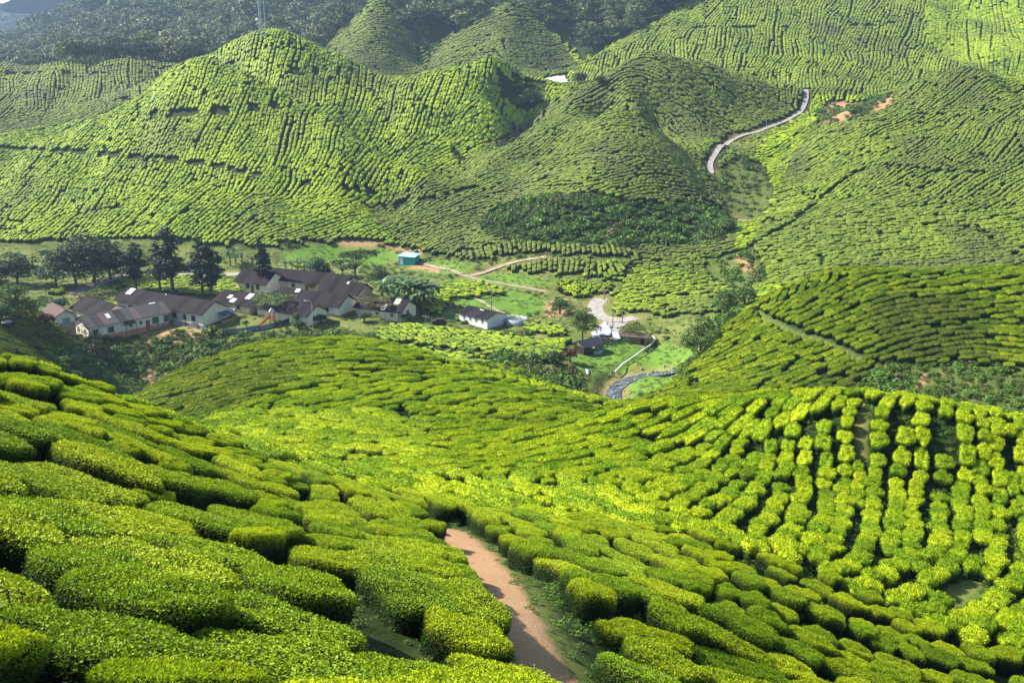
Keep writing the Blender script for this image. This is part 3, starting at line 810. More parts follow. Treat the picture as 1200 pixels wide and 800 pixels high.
isnear = np.zeros(nb, bool); isnear[NEAR] = True
rest = np.where(~isnear)[0]
lod = np.where(B[rest,1] < 190, 0, 1)
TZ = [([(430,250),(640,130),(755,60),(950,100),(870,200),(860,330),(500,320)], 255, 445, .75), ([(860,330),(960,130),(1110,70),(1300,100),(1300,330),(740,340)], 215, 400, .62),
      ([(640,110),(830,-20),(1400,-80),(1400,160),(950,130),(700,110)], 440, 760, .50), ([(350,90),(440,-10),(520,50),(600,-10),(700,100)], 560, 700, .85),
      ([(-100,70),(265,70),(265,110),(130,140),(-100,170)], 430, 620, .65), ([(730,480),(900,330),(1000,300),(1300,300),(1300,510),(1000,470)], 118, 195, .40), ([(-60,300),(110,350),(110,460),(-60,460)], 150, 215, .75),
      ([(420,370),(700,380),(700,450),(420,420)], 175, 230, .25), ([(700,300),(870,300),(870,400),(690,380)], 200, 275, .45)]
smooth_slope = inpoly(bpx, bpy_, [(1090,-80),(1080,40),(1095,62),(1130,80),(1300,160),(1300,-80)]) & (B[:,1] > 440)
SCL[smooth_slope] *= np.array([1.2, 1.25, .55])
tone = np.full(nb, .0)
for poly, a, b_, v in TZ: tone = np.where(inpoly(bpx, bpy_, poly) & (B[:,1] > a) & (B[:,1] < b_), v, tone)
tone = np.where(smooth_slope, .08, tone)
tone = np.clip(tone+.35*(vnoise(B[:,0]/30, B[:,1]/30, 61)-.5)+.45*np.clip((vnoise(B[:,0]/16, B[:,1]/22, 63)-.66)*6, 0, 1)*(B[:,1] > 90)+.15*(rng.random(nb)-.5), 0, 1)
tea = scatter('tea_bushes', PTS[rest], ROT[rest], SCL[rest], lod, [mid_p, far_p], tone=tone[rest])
seen_lab = set()
for k in NEAR:
    p = near_p[rng.integers(0, len(near_p))]
    o = bpy.data.objects.new('tea_bush', p.data); scene.collection.objects.link(o)
    o.location = PTS[k]; o.rotation_euler = ROT[k]; o.scale = SCL[k]
    o['category'] = 'tea bush'; o['group'] = 'clipped tea bushes on the near hillside'
    X_, Y_ = int(np.clip(round(bpx[k]/12), 0, 100)), int(np.clip(round(100-bpy_[k]/8), 0, 100))
    ln_ = B[k,3]; size = 'long flat-topped' if ln_ > 2.9 else ('oblong' if ln_ > 2.0 else 'short rounded')
    d_ = float(gl(dp, B[k,0], B[k,1])); sd = 'left' if bpx[k] < 590+(bpy_[k]-700)*.55 else 'right'
    where = ('bordering the dirt path') if d_ < 3.3 else (sd+' of the dirt path')
    lab = f'{size} tea bush {where}, {X_}% across and {Y_}% up'
    while lab in seen_lab: X_ += 1; lab = f'{size} tea bush {where}, {X_}% across and {Y_}% up'
    seen_lab.add(lab); o['label'] = lab
# ------------------------------------------------------------------ foliage
def leaf_mat(name, dark, light, trans=.15, rough=.6):
    m, nt = new_mat(name)
    rnd = nt.nodes.new('ShaderNodeAttribute'); rnd.attribute_name = 'rnd'; oi = nt.nodes.new('ShaderNodeObjectInfo')
    f = math_(nt, 'MULTIPLY_ADD', rnd.outputs['Fac'], .6, math_(nt, 'MULTIPLY', oi.outputs['Random'], .4))
    finish(nt, ramp(nt, f, [(.1, dark), (.9, light)]), rough, .25, trans=trans)
    return m
M_fdark = leaf_mat('dark_tree_leaves', (.016,.042,.012), (.065,.115,.030))
M_fmid = leaf_mat('tree_leaves', (.040,.090,.014), (.12,.19,.03))
M_flight = leaf_mat('light_tree_leaves', (.07,.13,.02), (.16,.24,.05))
M_fconif = leaf_mat('conifer_needles', (.010,.024,.008), (.030,.050,.016), .05)
M_ffor = leaf_mat('forest_leaves', (.035,.070,.020), (.22,.25,.08), .1)
M_fred = leaf_mat('reddish_leaves', (.06,.02,.012), (.16,.06,.03))
M_fyel = leaf_mat('yellow_leaves', (.20,.22,.03), (.38,.36,.06))
M_fgrey = leaf_mat('sparse_grey_leaves', (.07,.075,.025), (.17,.16,.06))
M_fban = leaf_mat('banana_leaves', (.045,.10,.025), (.16,.24,.09), .25, .4)
M_fweed = leaf_mat('weed_leaves', (.05,.12,.012), (.15,.26,.03))
M_bark = simple('bark', (.09,.065,.045), .9, .1, .35, 4, .5)
def clumps_mesh(name, clumps, n, size, seed, mat, asp=.55, link=False, outw=.6, flat=0.0):
    r_ = np.random.default_rng(seed)
    cl = np.array([c if len(c) == 5 else (*c, c[3]*.75) for c in clumps], float)   # x y z r rz
    w = cl[:,3]**2; k = r_.choice(len(cl), n, p=w/w.sum())
    d = r_.normal(0, 1, (n, 3)); d[:,2] = np.where(d[:,2] < -.3, -d[:,2]*.5, d[:,2]); d /= np.linalg.norm(d, axis=1)[:,None]
    rad = r_.uniform(.62, 1.05, n)[:,None]
    c = cl[k,:3]+d*rad*np.stack([cl[k,3], cl[k,3], cl[k,4]], -1)
    nn = d*outw+r_.normal(0, .5, (n, 3))+np.array([0, 0, .25+flat]); nn /= np.linalg.norm(nn, axis=1)[:,None]
    s = np.cross(nn, r_.normal(0, 1, (n, 3))); s /= np.linalg.norm(s, axis=1)[:,None]
    t = np.cross(nn, s)
    l = (size*r_.uniform(.6, 1.4, n))[:,None]
    v = np.stack([c-t*l*.5, c+s*l*asp*.5+nn*l*.08, c+t*l*.5, c-s*l*asp*.5+nn*l*.08], 1).reshape(-1, 3)
    o = mesh_object(name, v, np.arange(4*n).reshape(n, 4), [mat], link=link, smooth=False)
    ckl = r_.random(len(cl))
    a = o.data.attributes.new('rnd', 'FLOAT', 'POINT'); a.data.foreach_set('value', np.repeat(.55*r_.random(n)+.45*ckl[k], 4).astype(np.float32))
    return o
def tubes(name, segs, mat, n=6, link=False):
    """segs: list of (p0, p1, r0, r1)"""
    V, F = [], []
    for p0, p1, r0, r1 in segs:
        p0 = Vector(p0); p1 = Vector(p1); d = (p1-p0).normalized()
        a = d.cross(Vector((0, 0, 1)) if abs(d.z) < .9 else Vector((1, 0, 0))).normalized(); b_ = d.cross(a)
        i0 = len(V)
        for p, r in ((p0, r0), (p1, r1)):
            for k in range(n):
                t = 2*math.pi*k/n; V.append(p+a*math.cos(t)*r+b_*math.sin(t)*r)
        for k in range(n):
            F.append((i0+k, i0+(k+1) % n, i0+n+(k+1) % n, i0+n+k))
        for q in ((0, n), ):
            c0 = len(V); V.append(p1.copy())
            for k in range(n): F.append((i0+n+k, i0+n+(k+1) % n, c0, c0))
    me = bpy.data.meshes.new(name)
    me.from_pydata([tuple(v) for v in V], [], [f if f[2] != f[3] else f[:3] for f in F]); me.materials.append(mat)
    o = bpy.data.objects.new(name, me)
    if link: scene.collection.objects.link(o)
    return o
def crown_clumps(kind, seed):
    r_ = random.Random(seed); C = []; S = []
    if kind == 'broad':      # unit height 1, crown radius ~.42
        S.append(((0,0,-.12), (.01,.02,.30), .024, .018)); 
        for k in range(22):
            a = k*2.4+r_.random(); rr = .33*math.sqrt((k+.5)/22)*r_.uniform(.7,1.15); z = .20+.64*(1-(rr/.42)**2)*r_.uniform(.12, 1.0)
            C.append((math.cos(a)*rr, math.sin(a)*rr, z, r_.uniform(.12,.20)))
            if k % 2: S.append(((.01,.02,.28), (math.cos(a)*rr, math.sin(a)*rr, z), .020, .006))
    elif kind == 'conifer':
        S.append(((0,0,-.08), (.0,.01,.97), .022, .006))
        for k in range(30):
            z = .26+.72*k/30; rad = (.17*(1-(z-.30)/.85)**.7)*r_.uniform(.55,1.25)*(.65 if z < .38 else 1)
            a = r_.random()*6.28; C.append((math.cos(a)*rad*.55, math.sin(a)*rad*.55, z, rad*.75, .035+.02*r_.random()))
            S.append(((0,0,z-.02), (math.cos(a)*rad, math.sin(a)*rad, z), .006, .002))
    elif kind == 'flat':
        S.append(((0,0,-.1), (.02,0,.35), .03, .022))
        for k in range(16):
            a = k*2.4; rr = .46*math.sqrt((k+.5)/16); z = .72+r_.uniform(-.12,.12)-rr*.25
            C.append((math.cos(a)*rr, math.sin(a)*rr, z, r_.uniform(.11,.17), .06))
            S.append(((.02,0,.33), (math.cos(a)*rr, math.sin(a)*rr, z-.03), .014, .004))
    elif kind == 'tall':     # forest: tall bole, domed crown
        S.append(((0,0,-.1), (0,.01,.62), .022, .014))
        for k in range(9):
            a = k*2.4+r_.random(); rr = .19*math.sqrt((k+.5)/9)
            C.append((math.cos(a)*rr, math.sin(a)*rr, .80+r_.uniform(-.14,.08)-rr*.5, r_.uniform(.08,.13)))
            S.append(((0,.01,.55), (math.cos(a)*rr, math.sin(a)*rr, .76), .010, .004))
    elif kind == 'round':
        S.append(((0,0,-.1), (0,0,.5), .05, .03))
        for k in range(9):
            a = k*2.4; rr = .22*math.sqrt((k+.5)/9); C.append((math.cos(a)*rr, math.sin(a)*rr, .52+r_.uniform(-.16,.16), r_.uniform(.22,.30), .26))
    return C, S
KIND = {'broad': 3400, 'conifer': 2600, 'flat': 1800, 'tall': 500, 'round': 900}
LS = {'broad': .045, 'conifer': .040, 'flat': .045, 'tall': .05, 'round': .10}
def setp(o, label=None, cat=None, group=None, kind=None):
    if label: o['label'] = label
    if cat: o['category'] = cat
    if group: o['group'] = group
    if kind: o['kind'] = kind
    return o
def empty(name, loc, rz=0, **kw):
    o = bpy.data.objects.new(name, None); scene.collection.objects.link(o); o.location = loc; o.rotation_euler = (0, 0, rz)
    o.empty_display_size = .3
    return setp(o, **kw)
_tp = {}
def tree(px, py, hpx, wf, kind, mat, label, name='tree', cat='tree', dmin=150, dmax=600, seed=0, group=None):
    """tree whose foot stands at a photo pixel; hpx its height in photo pixels, wf a width factor"""
    x, y, z = hit(px, py, dmin, dmax)
    h = hpx*math.hypot(x, y)/FPX*1.0
    key = (kind, mat.name, seed)
    if key not in _tp:
        C, S = crown_clumps(kind, seed*7+3)
        _tp[key] = (tubes('trunk', S, M_bark), clumps_mesh('crown', C, KIND[kind], LS[kind], seed, mat))
    t, c = _tp[key]
    root = empty(name, (x, y, z), random.random()*6.28, label=label, cat=cat, group=group)
    for src, nm in ((t, 'trunk'), (c, 'crown')):
        o = bpy.data.objects.new(nm, src.data); scene.collection.objects.link(o); o.parent = root
        o.scale = (h*wf, h*wf, h)
    return root
TG = 'trees around the estate houses'
T = [ # px, py, height, width factor, kind, material, seed, label
 (20,333,38,1.6,'broad',M_fdark,0,'low dark spreading tree at the far left edge of the valley lawn'),
 (-4,331,34,1.2,'broad',M_fdark,1,'dark spreading tree cut off by the left picture edge in the valley'),
 (66,336,44,1.1,'broad',M_fdark,2,'slim dark tree left of the big dark tree clump by the lane'),
 (90,337,60,1.25,'broad',M_fdark,3,'dense dark leafy tree reaching the ground beside the pale lane'),
 (110,331,60,1.45,'broad',M_fdark,0,'tallest round dark tree beside the bend of the pale lane'),
 (130,328,50,1.35,'broad',M_fdark,2,'dark leafy tree right of the pale lane bend'),
 (143,329,38,1.1,'broad',M_fdark,1,'shorter dark tree between lane bend and first conifer'),
 (160,343,58,1.5,'conifer',M_fconif,0,'leftmost conifer with bushy crown and bare trunk behind the long house'),
 (188,344,60,1.2,'conifer',M_fconif,1,'conifer with bare lower trunk, left one of the tallest pair'),
 (203,346,80,1.35,'conifer',M_fconif,2,'tallest dark conifer with bare trunk above the long roof'),
 (238,350,74,1.15,'conifer',M_fconif,3,'dark conifer with thin bare trunk right of the tallest one'),
 (249,352,68,1.25,'conifer',M_fconif,0,'thick dark conifer hanging low beside the gable of the long house'),
 (308,341,62,1.05,'conifer',M_fconif,1,'single dark conifer in front of the long row roof'),
 (322,372,34,1.5,'flat',M_flight,0,'light green flat-topped tree between two dark roofs'),
 (375,330,34,1.2,'broad',M_fdark,1,'round dark tree behind the end of the row roof'),
 (417,330,46,1.15,'flat',M_fdark,1,'open spreading tree standing above the valley lawn'),
 (402,326,26,1.1,'flat',M_flight,2,'small pale tree left of the open spreading tree'),
 (445,338,32,1.2,'broad',M_fmid,2,'mid green leafy tree beside the banana grove'),
 (445,372,30,1.6,'flat',M_fgrey,1,'sparse olive tree leaning over the roof with two skylights'),
 (117,362,26,1.5,'flat',M_fgrey,2,'thin sparse olive tree behind the dark roof near the lane'),
 (72,366,18,1.2,'round',M_fdark,0,'small dark round tree beside the arched little house'),
 (20,372,44,1.2,'broad',M_fmid,3,'large shaggy green tree on the left slope above the water tank'),
 (2,385,34,1.2,'broad',M_fmid,1,'green tree at the left edge above the black tank'),
 (370,342,16,1.3,'round',M_fred,0,'reddish brown shrub between two dark roofs'),
 (683,398,44,.95,'broad',M_fmid,0,'tall leafy tree above the black tarpaulin shelter'),
 (656,368,22,1.25,'round',M_fmid,1,'round green shrub standing on the valley fields'),
 (655,344,10,.9,'round',M_fgrey,1,'tiny brown shrub on the dry grass near the road'),
 (740,396,20,1.6,'flat',M_fmid,0,'low spreading tree covering the plank shed'),
 (820,418,56,1.1,'broad',M_fmid,2,'big green tree at the foot of the right hill beside the crop fields'),
 (852,372,40,1.1,'broad',M_fmid,3,'bushy tree higher up the side valley by the right hill'),
 (872,362,30,1.2,'round',M_fmid,2,'small bushy tree in the mouth of the side valley'),
 (668,425,20,1.3,'round',M_fred,1,'red-brown bush at the right end of the gully hedge'),
 (650,428,20,1.4,'round',M_fdark,2,'dark bush left of the red-brown bush in the gully'),
 (625,128,28,1.2,'broad',M_fdark,3,'dark round tree in the gap between the far hills'),
 (610,130,20,1.2,'round',M_fmid,1,'small green tree left of the dark tree in the far gap'),
 (703,102,14,1.2,'round',M_fdark,2,'dark shrub at the lower edge of the far right slope'),
 (680,102,18,1.1,'round',M_fdark,0,'dark bushy tree right of the white patch in the far gap'),
 (535,190,16,.7,'round',M_fdark,1,'small dark tree in the fold between two hills'),
 (852,275,20,1.3,'round',M_fmid,2,'round bush beside the pale road bend in the side valley'),
 (54,384,18,1.3,'round',M_fred,2,'dark red bush in front of the arched little house'),
 (40,378,26,.6,'round',M_fyel,0,'slender yellow-green bush on the left slope'),
 (347,380,16,.7,'round',M_fyel,1,'yellow-green topiary tuft left of the cream gable'),
]
for px, py, h, w, kind, mat, sd_, lab in T:
    tree(px, py, h, w, kind, mat, lab, seed=sd_, dmin=(145 if py > 370 and px < 100 else 165), cat='tree' if kind != 'round' else 'shrub', name='tree' if kind in ('broad','flat') else ('conifer' if kind == 'conifer' else 'shrub'), group='trees and shrubs of the valley')
for px, py, lab in [(350,386,'clipped round shrub below the yellow-green tuft'), (376,379,'clipped round shrub right of the street lamp'), (427,377,'largest clipped round shrub, in front of the red-brown gable house'), (476,378,'clipped round shrub at the corner of the skylight house')]:
    tree(px, py, 14, 1.5, 'round', M_fdark, lab, 'shrub', 'shrub', seed=4, group='clipped round shrubs on the village edge')
# bare thin tree on the gully side
x, y, z = hit(110, 432, 165, 215)
rt = empty('bare_tree', (x, y, z), 0, label='thin nearly bare tree standing in the dark gully below the long house', cat='tree')
S = [((0,0,-.3), (0,0,8.2), .14, .05)]
for k in range(16):
    a = k*2.4; zz = 3+k*.32; S.append(((0,0,zz), (math.cos(a)*1.6, math.sin(a)*1.6, zz+1.1), .05, .015))
t_ = tubes('trunk', S, M_bark, 5, True); t_.parent = rt
c_ = clumps_mesh('crown', [(math.cos(k*2.4)*1.6, math.sin(k*2.4)*1.6, 4.2+k*.32, .6) for k in range(16)], 420, .28, 5, M_fgrey, link=True); c_.parent = rt
# ---- banana plants
def banana_mesh(seed):
    r_ = random.Random(seed); V, F = [], []
    for k in range(13):
        a = k*2.39+r_.random()*.5; el = r_.uniform(.5, 1.35); L_ = r_.uniform(2.2, 3.2); wd = r_.uniform(.30,.42); n = 7
        i0 = len(V); p = Vector((0,0,2.5+.3*r_.random())); dirh = Vector((math.cos(a), math.sin(a), 0)); side = Vector((-math.sin(a), math.cos(a), 0)); e = el
        for j in range(n):
            w = wd*math.sin(math.pi*(.08+.9*j/(n-1)))**.6
            V += [p-side*w+Vector((0,0,.10*w)), p.copy(), p+side*w+Vector((0,0,.10*w))]
            p = p+(dirh*math.cos(e)+Vector((0,0,math.sin(e))))*L_/(n-1); e -= .26+.05*r_.random()
        for j in range(n-1):
            for q in (0, 1): F.append((i0+3*j+q, i0+3*j+q+1, i0+3*j+q+4, i0+3*j+q+3))
    return np.array([tuple(v) for v in V]), np.array(F)
bt = tubes('trunk', [((0,0,-.3),(.05,0,1.5),.20,.17),((.05,0,1.5),(0,0,2.9),.17,.10)], simple('banana_stem', (.13,.09,.05), .8, .2, .4, 3), 7)
bc = []
for s in range(4):
    V_, F_ = banana_mesh(s); o = mesh_object('leaves', V_, F_, [M_fban], link=False, smooth=True)
    a = o.data.attributes.new('rnd', 'FLOAT', 'POINT'); a.data.foreach_set('value', np.repeat(np.random.default_rng(s).random(13), 21).astype(np.float32)); bc.append(o)
BAN = [(448,352,1),(455,358,1),(462,354,1.1),(468,360,1.1),(474,355,1.2),(480,361,1.2),(486,356,1.2),(492,361,1.2),(498,357,1.1),(503,360,1.1),(508,357,1),(466,366,1),(484,366,1),(496,366,1),(411,345,.9),(405,350,.8),(418,350,.8),(425,345,.7),(270,312,1),(276,308,1),(284,312,.9),(335,318,.7),(342,319,.7),(349,317,.7),(357,318,.8),(364,320,.7),(466,346,1.0),(457,349,.9)]
for k, (px, py, s) in enumerate(BAN):
    x, y, z = hit(px, py, 200, 330)
    big = 445 < px < 512
    lab = 'banana plant in the dense grove right of the roof with skylights' if big else ('banana plant by the small roofs left of the main grove' if px > 400 else ('banana plant behind the row house roof' if px > 330 else 'banana plant at the left end of the row house'))
    s = s*1.4 if big else s*1.15
    rt = empty('banana_plant', (x, y, z), random.random()*6, label=lab, cat='banana plant', group='banana plants: '+('dense grove' if big else ('small roofs' if px > 400 else ('behind the row house' if px > 330 else 'left end of the row house'))))
    for src, nm in ((bt, 'trunk'), (bc[k % 4], 'leaves')):
        o = bpy.data.objects.new(nm, src.data); scene.collection.objects.link(o); o.parent = rt; o.scale = (s*.95,)*3
# ------------------------------------------------------------------ undergrowth, as one mass
def weed_proto(seed, mat, n=170, size=.30, spread=1.0):
    r_ = random.Random(seed); C = [(r_.uniform(-.6,.6)*spread, r_.uniform(-.6,.6)*spread, r_.uniform(.1,.5), r_.uniform(.35,.6)) for _ in range(5)]
    return clumps_mesh('weeds', C, n, size, seed, mat)
W_ = [weed_proto(1, M_fweed), weed_proto(2, M_fweed), weed_proto(3, M_fmid), weed_proto(4, M_fmid), weed_proto(5, M_fweed, 170, .45), weed_proto(6, M_flight, 120, .3), weed_proto(8, M_fgrey, 90, .3)]
def sample_zone(mask, spacing, jit=.5, ymin=0, ymax=900, umax=.70):
    """jittered world-grid points that fall inside a zone"""
    ys = np.where(mask.any(1))[0]
    if len(ys) == 0: return np.zeros((0, 2))
    y0, y1 = max(ymin, GY[ys[0],0]), min(ymax, GY[ys[-1],0])
    xm = umax*(y1+Y0)
    gx = np.arange(-xm, xm, spacing); gy = np.arange(y0, y1, spacing)
    X, Y = np.meshgrid(gx, gy); X = X+rng.uniform(-jit, jit, X.shape)*spacing; Y = Y+rng.uniform(-jit, jit, Y.shape)*spacing
    X = X.ravel(); Y = Y.ravel(); k = (np.abs(X) < umax*(Y+Y0)) & gl(mask, X, Y)
    return np.stack([X[k], Y[k]], -1)
def cull(p, top=3.0):
    z = height(p[:,0], p[:,1]); el = (z+top-CAMZ)/p[:,1]; v = np.ones(len(p), bool)
    for t in np.linspace(.05, .97, 60): v &= ~((height(p[:,0]*t, p[:,1]*t)-CAMZ)/(p[:,1]*t) > el)
    return p[v]
free = (dist_road > .8) & (ds > 3.2) & ~fz
Zs = []
g_ = zone_of(GULLY) & free
Zs.append((cull(sample_zone(g_, 1.5)), (.7, 1.5)))
Zs.append((cull(sample_zone(zone_of([BARE[0]]), 1.05)), (.5, 1.1)))
Zs.append((cull(sample_zone(zone_of([BARE[2]]) & (dtr > 0) & free, 2.0)), (.9, 2.3)))
Zs.append((cull(sample_zone(zone_of([BARE[3], BARE[4]]) & free, 3.0)), (.6, 1.8)))
Zs.append((cull(sample_zone(zone_of([BARE[1]]), 5)), (.5, .9)))
Zs.append((cull(sample_zone(zone_of([BARE[5], BARE[7]]) & free, 4)), (.8, 2.0)))
vz = zone_of(VALLEY) & ~zone_of(PATCH) & free & (vnoise(GX/7, GY/7, 71)+.35*vnoise(GX/2.5, GY/2.5, 72) > .86)
house_zone = inpoly(PX, PY, [(60,300),(540,300),(600,350),(600,392),(440,378),(250,388),(110,405),(60,380)]) & (GY > 190) & (GY < 300)
Zs.append((cull(sample_zone(vz & ~house_zone, 1.7)), (.35, 1.0)))
edge = inpoly(PX, PY, [(80,400),(200,390),(330,384),(440,380),(450,404),(560,412),(670,430),(700,480),(640,460),(450,410),(330,400),(180,440),(100,430)]) & (GY > 160) & (GY < 214) & free
Zs.append((cull(sample_zone(edge, 1.7)), (.7, 1.5)))
rv = inpoly(PX, PY, [(790,430),(812,400),(850,368),(880,345),(905,340),(860,380),(830,430),(770,475),(735,478),(760,455)]) & (GY > 150) & (GY < 240) & free
Zs.append((cull(sample_zone(rv, 1.6)), (.6, 1.6)))
tall = [np.where(vnoise(p[:,0]/6, p[:,1]/6, 81) > .62, 1.5, .85) for p, _ in Zs]
wp = np.concatenate([p for p, _ in Zs]); ws = np.concatenate([rng.uniform(a, b_, len(p))*t for (p, (a, b_)), t in zip(Zs, tall)])
wz = height(wp[:,0], wp[:,1])
wl_ = np.zeros(len(wp), int)
wrot = np.stack([rng.uniform(-.2,.2,len(wp)), rng.uniform(-.2,.2,len(wp)), rng.uniform(0,6.28,len(wp))], -1)
scatter('undergrowth', np.stack([wp[:,0], wp[:,1], wz], -1), wrot, np.stack([ws, ws, ws*rng.uniform(.7,1.2,len(wp))], -1), wl_, [W_])
yz = house_zone & zone_of(VALLEY) & free & (vnoise(GX/4, GY/4, 73) > .58)
yp = cull(sample_zone(yz, 2.2))
hp = [(-83,214,13),(-72,226,13),(-50,224,9),(-65,232,8),(-42,232,10),(-30,224,9),(-45,245,17),(-66,250,9),(-92,222,12)]
keepm = np.ones(len(yp), bool)
for hx, hy, hr in hp: keepm &= np.hypot(yp[:,0]-hx, yp[:,1]-hy) > hr*.75
yp = yp[keepm]; ys_ = rng.uniform(.35, .9, len(yp))
scatter('garden_shrubbery', np.stack([yp[:,0], yp[:,1], height(yp[:,0], yp[:,1])], -1), np.zeros((len(yp), 3)), np.stack([ys_, ys_, ys_], -1), np.zeros(len(yp), int), [W_[2:]])
W3 = [clumps_mesh('tuft', [(0,0,.05,.6,.25),(.5,.2,.05,.5,.2),(-.4,.3,.02,.5,.2)], 90, .22, 30+q, (M_flight, M_fweed, M_fgrey)[q % 3]) for q in range(5)]
tz = cull(sample_zone(zone_of(VALLEY) & ~zone_of(PATCH) & (dist_road > .3) & (ds > 3.0), 1.35)); 
tk = vnoise(tz[:,0]/3, tz[:,1]/3, 75) > .42; tz = tz[tk]; tsz = rng.uniform(.35, .95, len(tz))
scatter('grass_tufts', np.stack([tz[:,0], tz[:,1], height(tz[:,0], tz[:,1])], -1), np.stack([0*tsz, 0*tsz, rng.uniform(0,6,len(tz))], -1), np.stack([tsz, tsz, tsz*.8], -1), np.zeros(len(tz), int), [W3])
# little weeds in the gaps of the near rows
gp = sample_zone(~blocked & (GY < 75) & (GY > 6) | ((dp < 2.0) & (dp > .78)), .62, ymax=75)
gs = rng.uniform(.10,.26,len(gp))*np.where(gp[:,1] > 42, 1.7, 1)
W2 = [weed_proto(11, M_fweed, 150, .22), weed_proto(12, M_fmid, 150, .2)]
scatter('ground_weeds', np.stack([gp[:,0], gp[:,1], height(gp[:,0], gp[:,1])], -1), np.zeros((len(gp), 3)), np.stack([gs*1.3, gs*1.3, gs], -1), np.zeros(len(gp), int), [W2])
# ------------------------------------------------------------------ the forest
fp = []
for k in range(8):
    kind = ('broad', 'tall', 'broad', 'round')[k % 4]; C, S = crown_clumps(kind, 90+k)
    o = clumps_mesh('forest_tree_shape', C, 700 if kind != 'tall' else 420, .075 if kind != 'round' else .11, 90+k, (M_ffor, M_ffor, M_fdark, M_ffor)[k % 4]); fp.append(o)
FQ = cull(sample_zone(FOREST & (GY < 1500), 8.5, umax=.62, ymax=1500), 14)
FQ = FQ[(FQ[:,0] < FQ[:,1]*.52)]
F2 = cull(sample_zone(GY > 1750, 13, umax=.62, ymax=2450), 14); F2 = F2[F2[:,0] < -.30*F2[:,1]]; FQ = np.concatenate([FQ, F2])
fs = rng.uniform(10, 20, len(FQ))*np.where(rng.random(len(FQ)) < .05, 1.4, 1)
scatter('forest', np.stack([FQ[:,0], FQ[:,1], height(FQ[:,0], FQ[:,1])-1.5], -1), np.stack([0*fs, 0*fs, rng.uniform(0,6.28,len(fs))], -1), np.stack([fs*1.15, fs*1.15, fs], -1), np.zeros(len(fs), int), [fp])
print('weeds', len(wp), 'gaps', len(gp), 'forest', len(FQ))
# ------------------------------------------------------------------ roads, stream
def ribbon(name, line, w, mat, lift=.03, kind='structure', nx=3, wvar=.12):
    a = np.array(line); 
    s = np.concatenate([[0], np.cumsum(np.hypot(*np.diff(a, axis=0).T))]); n = max(4, int(s[-1]/1.2))
    t = np.linspace(0, s[-1], n); a = np.stack([np.interp(t, s, a[:,0]), np.interp(t, s, a[:,1])], -1)
    for _ in range(12): a[1:-1] = (a[:-2]+2*a[1:-1]+a[2:])/4
    d = np.gradient(a, axis=0); d /= np.linalg.norm(d, axis=1)[:,None]+1e-9; nr = np.stack([-d[:,1], d[:,0]], -1)
    ww = w*(1+wvar*(vnoise(t/4, t*0+3, 5)-.5)*2)
    cols = [a+nr*(ww*q)[:,None] for q in np.linspace(-.5, .5, nx)]
    X = np.stack(cols, 1); z = height(X[...,0], X[...,1])
    z = np.maximum(z, z.mean(1, keepdims=True))+lift
    V = np.concatenate([X, z[...,None]], -1)
    V0 = V.copy(); V0[...,2] -= .5
    o = mesh_object(name, V.reshape(-1, 3), grid_faces(n, nx), [mat]); o['kind'] = kind
    return o
def road_mat(name, c1, c2):
    m, nt = new_mat(name); g = nt.nodes.new('ShaderNodeNewGeometry')
    n = noise(nt, g.outputs['Position'], .8, 5, .7); finish(nt, ramp(nt, n, [(.3, c1), (.7, c2)]), .95, .1, n, .3)
    return m
M_road = road_mat('pale_road', (.17,.155,.13), (.42,.39,.34)); M_dirt = road_mat('dirt_road', (.22,.18,.11), (.42,.36,.25))
ribbon('road', ROAD, 1.9, M_road, .12); ribbon('road', ROAD_LOW, 4.0, M_road, .12)
ribbon('road', ROAD_C, 1.5, M_dirt, .05); ribbon('road', ROAD_D, 1.0, M_dirt, .05); ribbon('road', ROAD_E, 3.6, M_road, .06)
ribbon('road', ROAD_F, 5.0, M_road, .08); ribbon('road', ROAD_G, 4.0, M_road, .06)
ribbon('path', trace([(548,324),(535,320),(510,312),(492,308)], 245, 290), 1.6, M_dirt, .05)
ribbon('path', trace([(582,384),(600,372),(560,352),(552,345)], 205, 250), 1.0, M_dirt, .05)
M_water = None
def water_mat():
    m, nt = new_mat('stream_water'); g = nt.nodes.new('ShaderNodeNewGeometry'); n = noise(nt, g.outputs['Position'], .9, 5, .6)
    finish(nt, ramp(nt, n, [(.45, (.035,.045,.04)), (.60, (.10,.11,.10)), (.72, (.50,.50,.48))]), .25, .5, n, .5, .1); return m
ribbon('stream', STREAM, 3.0, water_mat(), .12)
